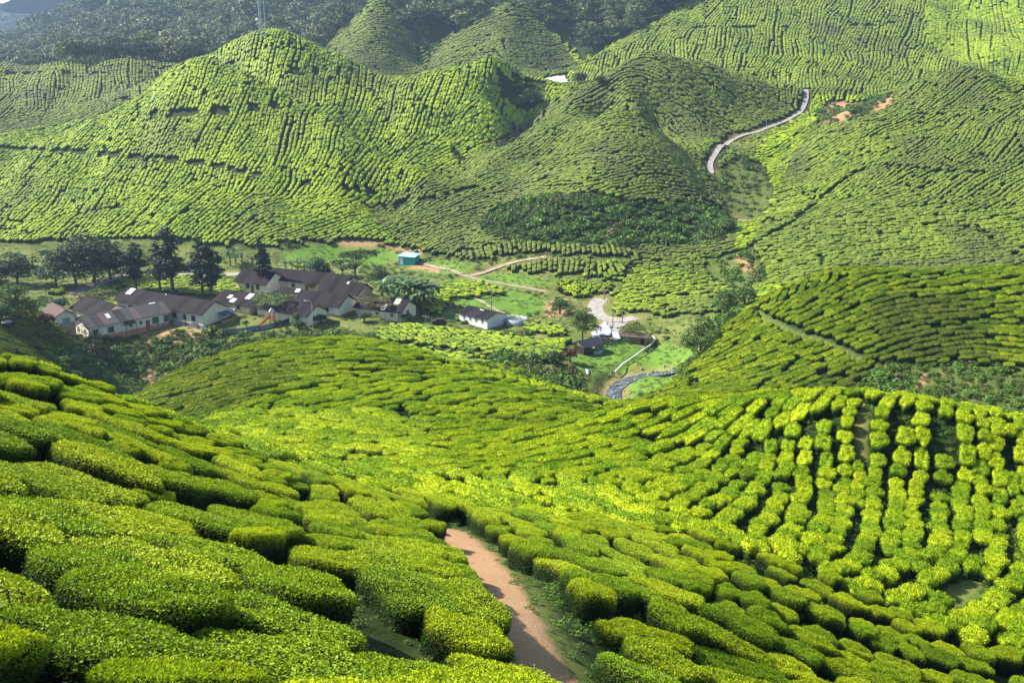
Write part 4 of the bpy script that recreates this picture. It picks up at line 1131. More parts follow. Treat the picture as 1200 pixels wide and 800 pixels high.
# ------------------------------------------------------------------ house building
def me_from(name, V, F, mat, parent=None, smooth=False, uv=None):
    me = bpy.data.meshes.new(name); me.from_pydata([tuple(v) for v in V], [], [tuple(f) for f in F])
    import bmesh
    bm = bmesh.new(); bm.from_mesh(me); bmesh.ops.recalc_face_normals(bm, faces=bm.faces); bm.to_mesh(me); bm.free()
    for m in (mat if isinstance(mat, (list, tuple)) else [mat]): me.materials.append(m)
    if smooth: me.polygons.foreach_set('use_smooth', np.ones(len(me.polygons), bool))
    o = bpy.data.objects.new(name, me); scene.collection.objects.link(o)
    if parent is not None: o.parent = parent
    return o
class Mb:
    def __init__(s): s.V, s.F = [], []
    def box(s, x0, x1, y0, y1, z0, z1):
        i = len(s.V)
        s.V += [(x, y, z) for z in (z0, z1) for y in (y0, y1) for x in (x0, x1)]
        s.F += [tuple(i+k for k in f) for f in ((0,2,3,1),(4,5,7,6),(0,1,5,4),(2,6,7,3),(0,4,6,2),(1,3,7,5))]; return s
    def prism(s, poly, off):
        """polygon (3d points) thickened by an offset vector"""
        i = len(s.V); n = len(poly)
        s.V += [tuple(p) for p in poly]+[(p[0]+off[0], p[1]+off[1], p[2]+off[2]) for p in poly]
        s.F += [tuple(i+k for k in range(n)), tuple(i+n+k for k in range(n-1, -1, -1))]
        s.F += [(i+k, i+(k+1) % n, i+n+(k+1) % n, i+n+k) for k in range(n)]; return s
    def make(s, name, mat, parent=None): return me_from(name, s.V, s.F, mat, parent)
def wall_mat(name, col, stain, hs=1.0):
    """limewashed wall with splashed soil along its foot and rain streaks"""
    m, nt = new_mat(name); tc = nt.nodes.new('ShaderNodeTexCoord'); sp = nt.nodes.new('ShaderNodeSeparateXYZ'); nt.links.new(tc.outputs['Object'], sp.inputs[0])
    n = noise(nt, tc.outputs['Object'], 1.2, 5, .65)
    f = math_(nt, 'SUBTRACT', math_(nt, 'MULTIPLY_ADD', n, 1.1, hs-.55), sp.outputs[2])
    f = math_(nt, 'MULTIPLY', f, 3.0, clamp=True)
    mp = nt.nodes.new('ShaderNodeMapping'); mp.inputs['Scale'].default_value = (2.5, 2.5, .25); nt.links.new(tc.outputs['Object'], mp.inputs[0])
    n2 = noise(nt, mp.outputs[0], 1.0, 4, .7)
    base = ramp(nt, n2, [(.35, tuple(c*.72 for c in col)), (.6, col)])
    finish(nt, mixc(nt, f, base, stain), .9, .1); return m
M_w1 = wall_mat('limewashed_wall', (.88,.80,.68), (.52,.26,.14), .95)
M_w2 = wall_mat('cream_wall', (.90,.80,.60), (.60,.50,.34), .3)
M_w3 = wall_mat('white_wall', (.82,.82,.82), (.6,.56,.5), .1)
M_w4 = wall_mat('grey_green_wall', (.82,.82,.72), (.48,.30,.20), .7)
M_w5 = wall_mat('buff_wall', (.74,.62,.44), (.55,.40,.27), .6)
def roof_mat(name, c1, c2, patch=None):
    """corrugated sheets: ribs down the slope, sheet joints, rust"""
    m, nt = new_mat(name); tc = nt.nodes.new('ShaderNodeTexCoord'); sp = nt.nodes.new('ShaderNodeSeparateXYZ'); nt.links.new(tc.outputs['Object'], sp.inputs[0])
    rib = math_(nt, 'SINE', math_(nt, 'MULTIPLY', sp.outputs[0], 2*math.pi/.35))
    sheet = math_(nt, 'FRACT', math_(nt, 'MULTIPLY', sp.outputs[0], 1/1.7))
    seam = math_(nt, 'LESS_THAN', sheet, .07)
    n = noise(nt, tc.outputs['Object'], .9, 5, .65)
    wn_ = nt.nodes.new('ShaderNodeTexWhiteNoise'); wn_.noise_dimensions = '1D'; nt.links.new(math_(nt, 'FLOOR', math_(nt, 'MULTIPLY', sp.outputs[0], 1/1.7)), wn_.inputs['W'])
    f = math_(nt, 'MULTIPLY_ADD', wn_.outputs['Value'], .5, math_(nt, 'MULTIPLY', n, .6))
    c = ramp(nt, f, [(.25, c1), (.75, c2)]+([(.86, patch)] if patch else []))
    c = mixc(nt, math_(nt, 'MULTIPLY', seam, .5), c, (.02,.018,.018))
    finish(nt, c, .85, .08, rib, .35, .04); return m
M_r1 = roof_mat('old_sheet_roof', (.045,.042,.042), (.11,.10,.098), (.22,.09,.08))
M_r2 = roof_mat('dark_sheet_roof', (.012,.010,.011), (.027,.022,.024))
M_skyl = simple('pale_roof_sheet', (.72,.74,.76), .5, .3, .1)
M_win = simple('dark_window', (.05,.06,.06), .3, .5, .3, 2)
M_wing = simple('green_shutter', (.03,.14,.08), .6, .3, .2, 2)
M_fr = simple('window_frame_paint', (.45,.45,.42), .6, .3, .1)
M_doorb = simple('brown_door', (.22,.10,.045), .7, .2, .2, 2)
M_fascia = simple('fascia_board', (.10,.07,.05), .8, .2, .2, 2)
def wpos(px, D):
    return ((px-600)/(FPX*.96)*D, D)
def house(C, endL, W, hw, rise, wm, rm, label, name='house', win=(), gwin=(), door=(), skl=(), side=-1, ov=.55, cat='house', group=None, zoff=0.0, extra=None):
    """C: pixel of the nearest corner; endL: (dx,dy) metres to the far end of the long front wall; W: depth away from camera"""
    x, y, z = hit(C[0], C[1], 195, 300)
    L_ = math.hypot(*endL); th = math.atan2(endL[1], endL[0])
    # y axis of the house: the perpendicular that points away from the camera
    s = 1 if math.cos(th) > 0 else -1
    ex = (math.cos(th), math.sin(th)); ey = (-math.sin(th)*s, math.cos(th)*s)
    cs = [(x+ex[0]*a+ey[0]*b_, y+ex[1]*a+ey[1]*b_) for a in (0, L_) for b_ in (0, W)]
    zmax = max(float(height(*c)) for c in cs); zmin = min(float(height(*c)) for c in cs)
    root = empty(name, (x, y, z+zoff+.0*(zmax-z)), th, label=label, cat=cat, group=group)
    Y = lambda v: v*s
    def prism(mb, poly, off): mb.prism([(p[0], Y(p[1]), p[2]) for p in poly], (off[0], Y(off[1]), off[2]))
    mb = Mb(); base = -2.0
    # walls: one closed shell with gables
    prism(mb, [(0,0,base),(0,W,base),(0,W,hw),(0,W/2,hw+rise),(0,0,hw)], (L_,0,0))
    mb.make('wall', wm, root)
    sl = rise/(W/2); t = .10
    mr = Mb()
    for q in (0, 1):
        yo = -ov if q == 0 else W+ov; zo = hw-sl*ov
        prism(mr, [(-ov,yo,zo+.06),(-ov,W/2,hw+rise+.06),(L_+ov,W/2,hw+rise+.06),(L_+ov,yo,zo+.06)], (0,0,t))
    roof = mr.make('roof', rm, root)
    mc = Mb(); mc.V = []; prism(mc, [(-ov,W/2-.25,hw+rise-.25*sl+.17),(-ov,W/2,hw+rise+.20),(-ov,W/2+.25,hw+rise-.25*sl+.17)], (L_+2*ov,0,0)); mc.make('ridge_cap', rm, roof)
    for (a, b_, c, d) in skl:       # a..b along, c..d share of the front slope from the eave
        y0, y1 = -ov+(W/2+ov)*c, -ov+(W/2+ov)*d
        z0, z1 = hw+sl*y0+.19, hw+sl*y1+.19
        ms = Mb(); prism(ms, [(a,y0,z0),(a,y1,z1),(b_,y1,z1),(b_,y0,z0)], (0,0,.05)); ms.make('skylight_sheet', M_skyl, roof)
    for w in win:
        a, wd, z0, ht = w[:4]; mat = w[4] if len(w) > 4 else M_win
        f = Mb(); 
        for bx in ((a-.07,a,z0-.07,z0+ht+.07),(a+wd,a+wd+.07,z0-.07,z0+ht+.07),(a,a+wd,z0+ht,z0+ht+.07),(a,a+wd,z0-.07,z0)): f.box(bx[0],bx[1],*sorted((Y(-.07),Y(.02))),bx[2],bx[3])
        fo = f.make('window', M_fr, root)
        p = Mb(); p.box(a,a+wd,*sorted((Y(-.025),Y(.02))),z0,z0+ht); p.make('pane', mat, fo)
    for a, wd, z0, ht in gwin:
        f = Mb()
        for bx in ((a-.07,a,z0-.07,z0+ht+.07),(a+wd,a+wd+.07,z0-.07,z0+ht+.07),(a,a+wd,z0+ht,z0+ht+.07),(a,a+wd,z0-.07,z0)): f.box(-.07,.02,*sorted((Y(bx[0]),Y(bx[1]))),bx[2],bx[3])
        fo = f.make('window', M_fr, root)
        p = Mb(); p.box(-.025,.02,*sorted((Y(a),Y(a+wd))),z0,z0+ht); p.make('pane', simple('grey_glass', (.25,.29,.30), .25, .5, .2, 2) if wm is M_w1 else M_win, fo)
    for a, wd, ht in door:
        d = Mb().box(a,a+wd,*sorted((Y(-.05),Y(.02))),0,ht).make('door', M_doorb, root)
        Mb().box(a+wd-.15,a+wd-.07,*sorted((Y(-.09),Y(-.05))),1.0,1.08).make('handle', M_fr, d)
    if extra: extra(root, Y, L_, W, hw, rise)
    return root
def porch1(root, Y, L_, W, hw, rise):
    m = Mb(); m.prism([(7.6,Y(0),hw-.45),(10.2,Y(0),hw-.45),(10.2,Y(-1.2),hw-.85),(7.6,Y(-1.2),hw-.85)], (0,0,.06)); m.make('porch_roof', M_r1, root)
    for a in (7.7,10.1): Mb().box(a-.05,a+.05,*sorted((Y(-1.15),Y(-1.05))),-.8,hw-.83).make('porch_post', M_fascia, root)
house((105,400), (12.6,13.2), 7.0, 3.1, 1.6, M_w1, M_r1, 'long worker house with patched grey-red sheet roof, soil-stained white walls and green shutters',
      win=[(.8,1.3,1.0,1.3),(4.2,1.3,1.0,1.3),(9.0,.6,1.4,.8),(11.3,.6,1.5,.7),(14.3,1.5,1.0,1.5,M_wing),(17.0,1.2,1.0,1.5,M_wing)], gwin=[(1.2,1.0,1.1,1.3),(4.4,1.0,1.1,1.3)], door=[(12.7,1.0,2.1)], extra=porch1, skl=[(5.0,5.8,.45,.8),(15.5,17.0,.92,.99)])
def shed2(root, Y, L_, W, hw, rise):
    m = Mb(); m.prism([(-.1,Y(4.4),2.2),(-.1,Y(7.4),2.2),(-1.9,Y(7.4),1.7),(-1.9,Y(4.4),1.7)], (0,0,.06)); m.make('lean_to_roof', simple('blue_tarpaulin', (.035,.10,.24), .5, .3, .3), root)
    m = Mb(); m.box(-2.5,-2.4,*sorted((Y(3.4),Y(8.2))),-1.2,.9); m.box(-2.4,-.02,*sorted((Y(8.1),Y(8.2))),-1.2,1.4); m.make('lean_to_wall', M_brk, root)
    m = Mb(); m.box(-1.6,-.02,*sorted((Y(8.25),Y(8.35))),-1,2.5); m.make('side_wall', M_w3, root)
M_brk = simple('orange_mud_wall', (.50,.26,.13), .9, .1, .25, 1.5)
house((238,383), (-24,13.5), 7.6, 3.0, 1.9, M_w2, M_r2, 'long cream house with dark roof, white gable and blue lean-to beside the sheet fence', 
      win=[(8,1.4,1,1.2),(2.2,1.2,1,1.2),(5.0,.9,1,1.2),(22,1.6,1.1,1.1)], door=[(10.5,1,2.1)], skl=[(25.0,26.6,.55,.98),(14.8,15.0,.9,.97)], extra=shed2)
def shed3(root, Y, L_, W, hw, rise):
    for a, b_, h in ((1.6,3.0,.7),(4.0,4.9,.9)): Mb().box(a,b_,*sorted((Y(-1.7),Y(-.7))),-.6,h-.2).make('crate', simple('bleached_boards', (.5,.47,.42), .9, .1, .2, 3), root)
house((571,386), (-6.6,6.2), 6.2, 2.35, 1.0, M_w3, M_r2, 'small white house with dark roof standing alone at the right of the village', win=[(1.3,.45,1.2,.9),(3.3,.45,1.2,.9),(5.2,.45,1.2,.9),(7.2,.45,1.2,.9)], skl=[(3.6,4.8,.80,.86)], ov=.35)
house((361,383), (-13,7.5), 6.2, 2.6, 1.6, M_w2, M_r2, 'cream house with plain dark roof behind the street lamp and topiary tuft', win=[(2.5,1.0,1,1.1)], gwin=[(1.6,.8,1,1)])
house((293,369), (-9.5,5.5), 7.4, 2.2, 1.7, M_w5, M_r2, 'buff house whose dark roof carries three pale sheets near the playground slide', win=[(3,1.0,.9,1)], skl=[(4.9,6.3,.12,.42),(6.9,8.0,.35,.62),(1.5,3.0,.52,.95)])
house((398,372), (-16.5,8), 6.5, 2.7, 1.8, M_w4, M_r2, 'house with pale green-grey gable and red-brown foot in the village centre', win=[(3,1,1,1)], skl=[(13.0,14.2,.72,.98)])
house((420,358), (-10,4.5), 6.0, 2.7, 2.0, M_w5, M_r2, 'dark-roofed house hidden behind the pale green-grey gable', win=[(2,1,1,1)], skl=[(4,4.6,.8,.95)])
house((470,378), (-11.0,5.0), 6.8, 2.5, 1.9, M_w2, M_r2, 'rightmost row house with two white roof sheets beside the banana grove', win=[(2,.6,1.2,.6),(6,.6,1.2,.6)], gwin=[(2.6,1,1.1,1.1)], skl=[(1.6,3.0,.5,.98),(4.1,5.5,.08,.5),(6.6,7.4,.78,.95)])
house((402,347), (-26,11), 7.5, 2.6, 1.8, M_w5, M_r2, 'longest dark-roofed row house at the back of the village', win=[(6,1,1,1),(14,1,1,1)], door=[(10,1,2)])
house((312,345), (-8.5,4.0), 7.5, 2.6, 2.2, M_w2, M_r2, 'back row house with cream veranda wall behind the lone conifer', win=[(2,1,1,1.2),(5,1.2,1,1.2)], door=[(3.7,.9,2)])
house((67,384), (-4.6,5.4), 3.6, 2.4, 1.0, M_w1, simple('brown_sheet_roof', (.10,.06,.05), .8, .2, .3, 2), 'small house with brown roof and arched pale gable at the left end', gwin=[(1.3,1.3,0,1.7)])
house((118,384), (-10,9), 8.0, 2.4, 2.0, M_w1, M_r2, 'dark-roofed house tucked behind the patched long house', win=[(2,1,1,1)])
# teal shed
x, y, z = hit(486, 311, 240, 310)
rt = empty('teal_shed', (x, y, z), R(158), label='small teal sheet-metal shed with pale blue roof on the valley lawn', cat='shed')
mt_ = simple('teal_sheet', (.03,.30,.30), .5, .3, .15, 2); mt2 = simple('pale_blue_sheet', (.30,.50,.58), .5, .3, .1)
Mb().box(0,5.0,-3.2,0,-1.0,2.3).make('wall', mt_, rt); Mb().prism([(-.2,.3,2.25),(5.2,.3,2.25),(5.2,-3.5,2.75),(-.2,-3.5,2.75)], (0,0,.1)).make('roof', mt2, rt)
Mb().box(3.6,4.6,-.0,.05,0,2.0).make('door', simple('pale_door', (.45,.6,.6), .6), rt)
# far hut
x, y, z = hit(643, 106, 460, 540)
rt = empty('farm_hut', (x, y, z), R(170), label='low blue-grey hut beside the dark tree in the far gap', cat='hut')
Mb().box(0,9,-5,0,-1,2.4).make('wall', simple('grey_blue_boards', (.22,.28,.34), .8), rt); Mb().prism([(-.4,.4,2.3),(9.4,.4,2.3),(9.4,-2.5,3.6),(-.4,-2.5,3.6)], (0,0,.12)).make('roof', mt2, rt)
Mb().prism([(-.4,-5.4,2.3),(9.4,-5.4,2.3),(9.4,-2.5,3.6),(-.4,-2.5,3.6)], (0,0,.12)).make('roof', mt2, rt)
# quarry-like pale patch in the far gap
def patch(name, poly, a, b_, mat, lift=.08, cell=1.2):
    xs, ys = [], []
    for px, py in poly:
        x, y, z = hit(px, py, a, b_); xs.append(x); ys.append(y)
    pg = list(zip(xs, ys)); nx = max(3, int((max(xs)-min(xs))/cell)); ny = max(3, int((max(ys)-min(ys))/cell))
    X, Y = np.meshgrid(np.linspace(min(xs), max(xs), nx), np.linspace(min(ys), max(ys), ny))
    ins = inpoly(X, Y, pg); F = grid_faces(ny, nx); F = F[ins.ravel()[F].sum(1) >= 3]
    V = np.stack([X, Y, height(X, Y)+lift], -1).reshape(-1, 3)
    u_, inv = np.unique(F, return_inverse=True)
    o = mesh_object(name, V[u_], inv.reshape(F.shape), [mat]); return o
o = patch('ground_clearing', [(628,94),(640,92),(648,88),(662,90),(672,96),(650,99),(630,98)], 470, 560, simple('pale_sand', (.66,.64,.62), .9, .1, .2, .3, coord='Object'), .35, 1.5); o['kind'] = 'structure'
# yard round the tarp shelter: white sheets
M_sheet = simple('white_plastic_sheet', (.42,.44,.47), .5, .3, .30, 1.5)
def draped(name, poly, a, b_, hgt, mat, label, cat, seed):
    o = patch(name, poly, a, b_, mat, .0, .45)
    me = o.data; n = len(me.vertices); co = np.zeros(n*3, np.float32); me.vertices.foreach_get('co', co); co = co.reshape(-1, 3)
    co[:,2] += .10+.6*hgt*(.6*vnoise(co[:,0]/1.3+9, co[:,1]/1.3+9, seed)+.6*vnoise(co[:,0]/.5+9, co[:,1]/.5+9, seed+3)); me.vertices.foreach_set('co', co.ravel())
    md = o.modifiers.new('thickness', 'SOLIDIFY'); md.thickness = .04
    return setp(o, label, cat)
draped('plastic_sheet', [(700,384),(712,380),(720,388),(716,396),(706,396),(698,392)], 195, 230, .9, M_sheet, 'white plastic sheeting heaped between the road end and the black shelter', 'plastic sheet', 51)
draped('plastic_sheet', [(716,390),(727,390),(731,398),(722,401),(716,398)], 195, 225, .8, M_sheet, 'white plastic sheet draped over goods right of the black shelter', 'plastic sheet', 52)
draped('plastic_sheet', [(690,392),(700,388),(708,398),(702,402),(692,398)], 195, 225, .5, M_sheet, 'white plastic sheet lying behind the black shelter roof', 'plastic sheet', 53)
draped('plastic_sheet', [(682,434),(694,434),(692,440),(684,440)], 170, 205, .5, M_sheet, 'small pale sheet lying at the lower crop field corner', 'plastic sheet', 54)
x, y, z = hit(684, 416, 180, 215)
rt = empty('shelter', (x, y, z), R(25), label='low black tarpaulin shelter with a white lower edge by the crop field', cat='shelter')
M_tarp = simple('black_tarpaulin', (.018,.018,.022), .45, .4, .3, 2)
Mb().prism([(-.2,-.3,1.5),(4.6,-.3,1.9),(4.8,2.6,2.7),(-.2,2.6,2.3)], (0,0,.08)).make('roof', M_tarp, rt)
Mb().prism([(-.1,2.6,2.3),(4.7,2.6,2.7),(4.7,4.4,1.6),(-.1,4.4,1.4)], (0,0,.08)).make('roof', M_tarp, rt)
Mb().box(.0,1.9,0,.06,-.8,1.5).box(0,.06,0,4,-.8,1.4).make('side_sheet', M_tarp, rt)
Mb().box(2.4,4.4,-.1,-.02,-.8,.5).box(4.45,4.55,-.1,3.8,-.8,1.3).make('white_edge', M_sheet, rt)
for a, b_ in ((0,0),(4.4,0),(2.2,0),(0,4.1),(4.4,4.1)): Mb().box(a-.05,a+.05,b_-.05,b_+.05,-1,1.5+.08*a).make('post', M_bark, rt)
# plank shed under the tree
x, y, z = hit(758, 406, 180, 225)
rt = empty('plank_shed', (x, y, z), R(165), label='weathered grey plank shed under the low spreading tree', cat='shed')
m = Mb(); M_plank = simple('weathered_planks', (.20,.16,.12), .9, .1, .35, 4)
for k in range(13): m.box(k*.42,k*.42+.36,-.04,.02,-.6,1.9+.12*math.sin(k*2.3))
for k in range(6): m.box(-.05,.0,-k*.42-.4,-k*.42-.04,-.6,1.9)
m.make('wall', M_plank, rt); Mb().prism([(-.3,.3,1.85),(5.7,.3,1.95),(5.7,-2.7,2.3),(-.3,-2.7,2.2)], (0,0,.07)).make('roof', M_fascia, rt)
Mb().box(.6,1.4,.03,.07,-.3,1.6).make('door', simple('painted_opening_shade', (.02,.018,.015), .9), rt)  # closed slab, coloured near-black for the shade inside a doorway
# white water pipe over the ditch
pl_ = [(720,441),(730,431),(742,423),(754,414),(762,409),(768,402),(764,398)]
pts = [hit(px, py, 165, 215) for px, py in pl_]
segs = [((a[0],a[1],a[2]+.9), (b_[0],b_[1],b_[2]+.9), .16, .16) for a, b_ in zip(pts, pts[1:])]
rt = empty('water_pipe', pts[0], 0, label='white pipe on short posts running along the ditch between crop fields', cat='pipe')
def world_child(o, root):
    o.parent = root; o.matrix_parent_inverse = Matrix.LocRotScale(root.location, root.rotation_euler, None).inverted()
world_child(tubes('pipe', segs, simple('white_pipe', (.70,.71,.72), .5, .3, .15, 1), 8, True), rt)
for p in pts: world_child(tubes('post', [((p[0],p[1],p[2]-1),(p[0],p[1],p[2]+.85),.07,.07)], M_bark, 6, True), rt)
# round white-rimmed tank
x, y, z = hit(605, 378, 200, 240)
rt = empty('round_tank', (x, y, z+.1), 0, label='round white-rimmed netted tank beside the lone white house', cat='tank')
def ringmesh(name, r0, r1, z0, z1, mat, n=40, parent=None):
    V, F = [], []
    for k in range(n):
        a = 2*math.pi*k/n; c, s = math.cos(a), math.sin(a)
        V += [(r0*c,r0*s,z0),(r1*c,r1*s,z0),(r1*c,r1*s,z1),(r0*c,r0*s,z1)]
    for k in range(n):
        j = (k+1) % n
        for q in range(4): F.append((4*k+q, 4*k+(q+1) % 4, 4*j+(q+1) % 4, 4*j+q))
    return me_from(name, V, F, mat, parent, True)
ringmesh('rim', 2.35, 2.5, -1, 1.0, M_sheet, parent=rt)
m = Mb(); m.V = [(2.36*math.cos(k*math.pi/16), 2.36*math.sin(k*math.pi/16), .6) for k in range(32)]; m.F = [tuple(range(32))]; m.make('water', simple('green_water', (.06,.10,.05), .15, .5, .2), rt)
for k in range(5):
    a = k*1.2566; tb = tubes('hoop', [((2.4*math.cos(a),2.4*math.sin(a),.9),(1.2*math.cos(a),1.2*math.sin(a),1.55),.04,.04),((1.2*math.cos(a),1.2*math.sin(a),1.55),(0,0,1.75),.04,.04)], M_fr, 5, True); tb.parent = rt
# black water tank on the left slope
x, y, z = hit(9, 389, 140, 200)
rt = empty('water_tank', (x, y, z), 0, label='black round water tank with white lid on the dark left slope', cat='water tank')
M_tank = simple('black_plastic', (.015,.015,.016), .4, .4, .2)
tb = tubes('tank', [((0,0,-.5),(0,0,1.9),.95,.95)], M_tank, 24, True); tb.parent = rt
tb = tubes('lid', [((0,0,1.9),(0,0,2.15),.95,.55)], M_sheet, 24, True); tb.parent = rt
# utility poles
def pole(px, py, hpx, label, a=150, b_=460, arm=True, name='utility_pole', cat='utility pole', mat=None, group='utility poles along the valley roads'):
    x, y, z = hit(px, py, a, b_); h = hpx*math.hypot(x, y)/FPX
    rt = empty(name, (x, y, z), random.uniform(0,3), label=label, cat=cat, group=group)
    tb = tubes('post', [((0,0,-.8),(0,0,h),.13,.09)], mat or M_pole, 8, True); tb.parent = rt
    if arm:
        o = Mb().box(-.9,.9,-.05,.05,h-.55,h-.43).make('crossarm', M_pole, rt)
        for q in (-.8,0,.8): Mb().box(q-.04,q+.04,-.04,.04,h-.43,h-.25).make('insulator', M_fr, o)
    return rt
M_pole = simple('grey_pole', (.22,.20,.18), .8, .2, .2, 3)
for px, py, h, lab in [(576,362,26,'pole standing behind the lone white house'),(650,383,21,'pole on the tea terrace left of the leafy tree'),(718,384,20,'pole at the road junction, left one of two'),(729,379,18,'pole at the road junction, right one of two'),
    (687,340,20,'pole on the hedge strip above the junction'),(708,352,16,'pole beside the upper junction bend'),(780,294,17,'pole on the shoulder where the right hills begin'),(832,229,14,'pole below the hairpin of the pale hill road'),
    (841,196,15,'pole just under the hairpin of the pale road'),(860,163,12,'pole at the upper curve of the pale hill road'),(898,149,10,'pole above the straight part of the pale hill road'),(911,142,10,'pole near the middle of the pale hill road'),
    (933,90,8,'pole on the saddle, left one of the pair'),(944,90,8,'pole on the saddle, right one of the pair'),(876,266,20,'pole at the side valley road bend'),(561,252,10,'slim pole at the foot of the centre hill'),
    (467,378,25,'pole in front of the skylight house gable'),(499,378,10,'short pole right of the skylight house'),(42,375,17,'thin pole on the left slope beside the yellow-green bush')]:
    pole(px, py, h, lab)
x, y, z = hit(367, 385, 195, 235); h = 6.0
rt = empty('street_lamp', (x, y, z), 0, label='street lamp with curved arm in front of the cream gable', cat='street lamp')
tb = tubes('post', [((0,0,-.5),(0,0,h),.09,.06),((0,0,h),(-.5,0,h+.35),.05,.05),((-.5,0,h+.35),(-1.2,0,h+.35),.05,.05)], M_fr, 8, True); tb.parent = rt
Mb().box(-1.7,-1.1,-.14,.14,h+.27,h+.43).make('lamp_head', M_sheet, rt)
# mast on the peak
x, y, z = hit(306, 46, 430, 480)
rt = empty('lattice_mast', (x, y, z), 0, label='tall thin lattice mast with a white dish on the hill top', cat='mast')
H_ = 34; seg = []
for k in range(3):
    a = k*2.094; seg.append(((.55*math.cos(a),.55*math.sin(a),-1),(.55*math.cos(a),.55*math.sin(a),H_),.09,.09))
leg_o = tubes('lattice', seg+[((.55*math.cos(k*2.094+q*2.094),.55*math.sin(k*2.094+q*2.094),j*1.4),(.55*math.cos((k+1)*2.094+q*2.094),.55*math.sin((k+1)*2.094+q*2.094),j*1.4+1.4),.045,.045) for j in range(int(H_/1.4)) for k in range(3) for q in (0,)], simple('galvanised_steel', (.42,.48,.50), .5, .4, .1), 5, True); leg_o.parent = rt
d = ringmesh('dish', 0, .75, -.1, .18, M_sheet, 20, rt); d.location = (-1.0,-.6,7.8); d.rotation_euler = (R(90), 0, R(-20))
tb = tubes('cable_tray', [((.9,0,-1),(.9,0,H_),.05,.05)], M_pole, 5, True); tb.parent = rt
x, y, z = hit(310, 46, 430, 480)
rt = empty('antenna_pole', (x+.6, y, z), 0, label='slim second pole close right of the lattice mast', cat='pole')
tb = tubes('post', [((0,0,-1),(0,0,24),.14,.10)], simple('galvanised_pole', (.42,.48,.50), .5, .4, .1), 6, True); tb.parent = rt
Mb().box(-.5,.5,-.06,.06,21,21.15).make('antenna', M_fr, rt)
# sheet fence round the village edge
def fence(pts_px, h, mat, label, a=190, b_=260, postm=None):
    p = [hit(px, py, a, b_) for px, py in pts_px]
    rt = empty('sheet_fence', p[0], 0, label=label, cat='fence')
    for A_, B_ in zip(p, p[1:]):
        d = Vector((B_[0]-A_[0], B_[1]-A_[1], 0)); n = max(1, int(d.length/1.4)); nn = Vector((-d.y, d.x, 0)).normalized()*.03
        mb = Mb()
        for k in range(n):
            q0 = Vector(A_)+(Vector(B_)-Vector(A_))*(k/n); q1 = Vector(A_)+(Vector(B_)-Vector(A_))*((k+1)/n); hh = h*random.uniform(.85,1.1)
            mb.prism([q0+Vector((0,0,-.4))-Vector(p[0]), q1+Vector((0,0,-.4))-Vector(p[0]), q1+Vector((0,0,hh))-Vector(p[0]), q0+Vector((0,0,hh*random.uniform(.93,1.05)))-Vector(p[0])], tuple(nn))
        mb.make('panel', mat, rt)
        q = Vector(A_)-Vector(p[0]); Mb().box(q.x-.06,q.x+.06,q.y-.1,q.y+.02,q.z-.5,q.z+h+.25).make('post', M_bark, rt)
M_fs = simple('grey_zinc_sheet', (.20,.22,.25), .6, .4, .35, .7)
fence([(203,382),(218,382),(232,385),(242,388)], 1.1, M_fs, 'low grey sheet fence in front of the cream long house')
fence([(262,391),(275,391),(290,389),(305,387),(322,383)], 1.2, M_fs, 'long grey sheet fence running below the playground slide')
fence([(322,384),(332,381),(339,378)], 1.3, simple('dark_sheet', (.07,.075,.09), .7, .3, .3, .8), 'dark sheet fence closing the yard left of the cream house')
fence([(243,389),(250,390),(256,391)], 1.1, simple('red_board', (.36,.06,.04), .7, .2, .3, 1), 'short red board fence under the white gable')
fence([(526,374),(533,374)], 1.3, simple('green_net', (.03,.20,.12), .8, .1, .2, 1), 'small green net screen left of the lone white house')
fence([(150,322),(190,321),(235,320),(262,320)], 1.0, simple('pale_garden_wall', (.42,.34,.30), .9, .1, .4, .3), 'pale low wall behind the conifers on the lawn', 240, 290)
# play slide
x, y, z = hit(317, 381, 200, 240)
rt = empty('play_slide', (x, y, z), R(200), label='red play slide tower with white top in the village yard', cat='slide')
M_red = simple('red_plastic', (.50,.05,.05), .4, .4, .1); 
m = Mb(); m.prism([(0,-.4,2.0),(0,.4,2.0),(2.2,.4,.1),(2.2,-.4,.1)], (0,0,.08)); m.prism([(0,-.45,2.0),(2.2,-.45,.1),(2.2,-.45,.4),(0,-.45,2.35)], (0,.06,0)); m.prism([(0,.4,2.0),(2.2,.4,.1),(2.2,.4,.4),(0,.4,2.35)], (0,.06,0)); m.make('chute', M_red, rt)
m = Mb(); 
for a in (-1.0,0): 
    for b_ in (-.5,.5): m.box(a-.06,a+.06,b_-.06,b_+.06,-.5,3.2)
m.box(-1.0,0,-.5,.5,1.95,2.05); m.make('frame', M_red, rt); m = Mb(); m.prism([(-1.2,-.7,3.1),(.2,-.7,3.1),(-.5,0,4.0)], (0,.05,0)); m.prism([(-1.2,.7,3.1),(.2,.7,3.1),(-.5,0,4.0)], (0,-.05,0)); m.V = [(-1.2,-.7,3.1),(.2,-.7,3.1),(.2,.7,3.1),(-1.2,.7,3.1),(-.5,0,4.1)]; m.F = [(0,1,4),(1,2,4),(2,3,4),(3,0,4),(0,3,2,1)]; m.make('roof', M_sheet, rt)
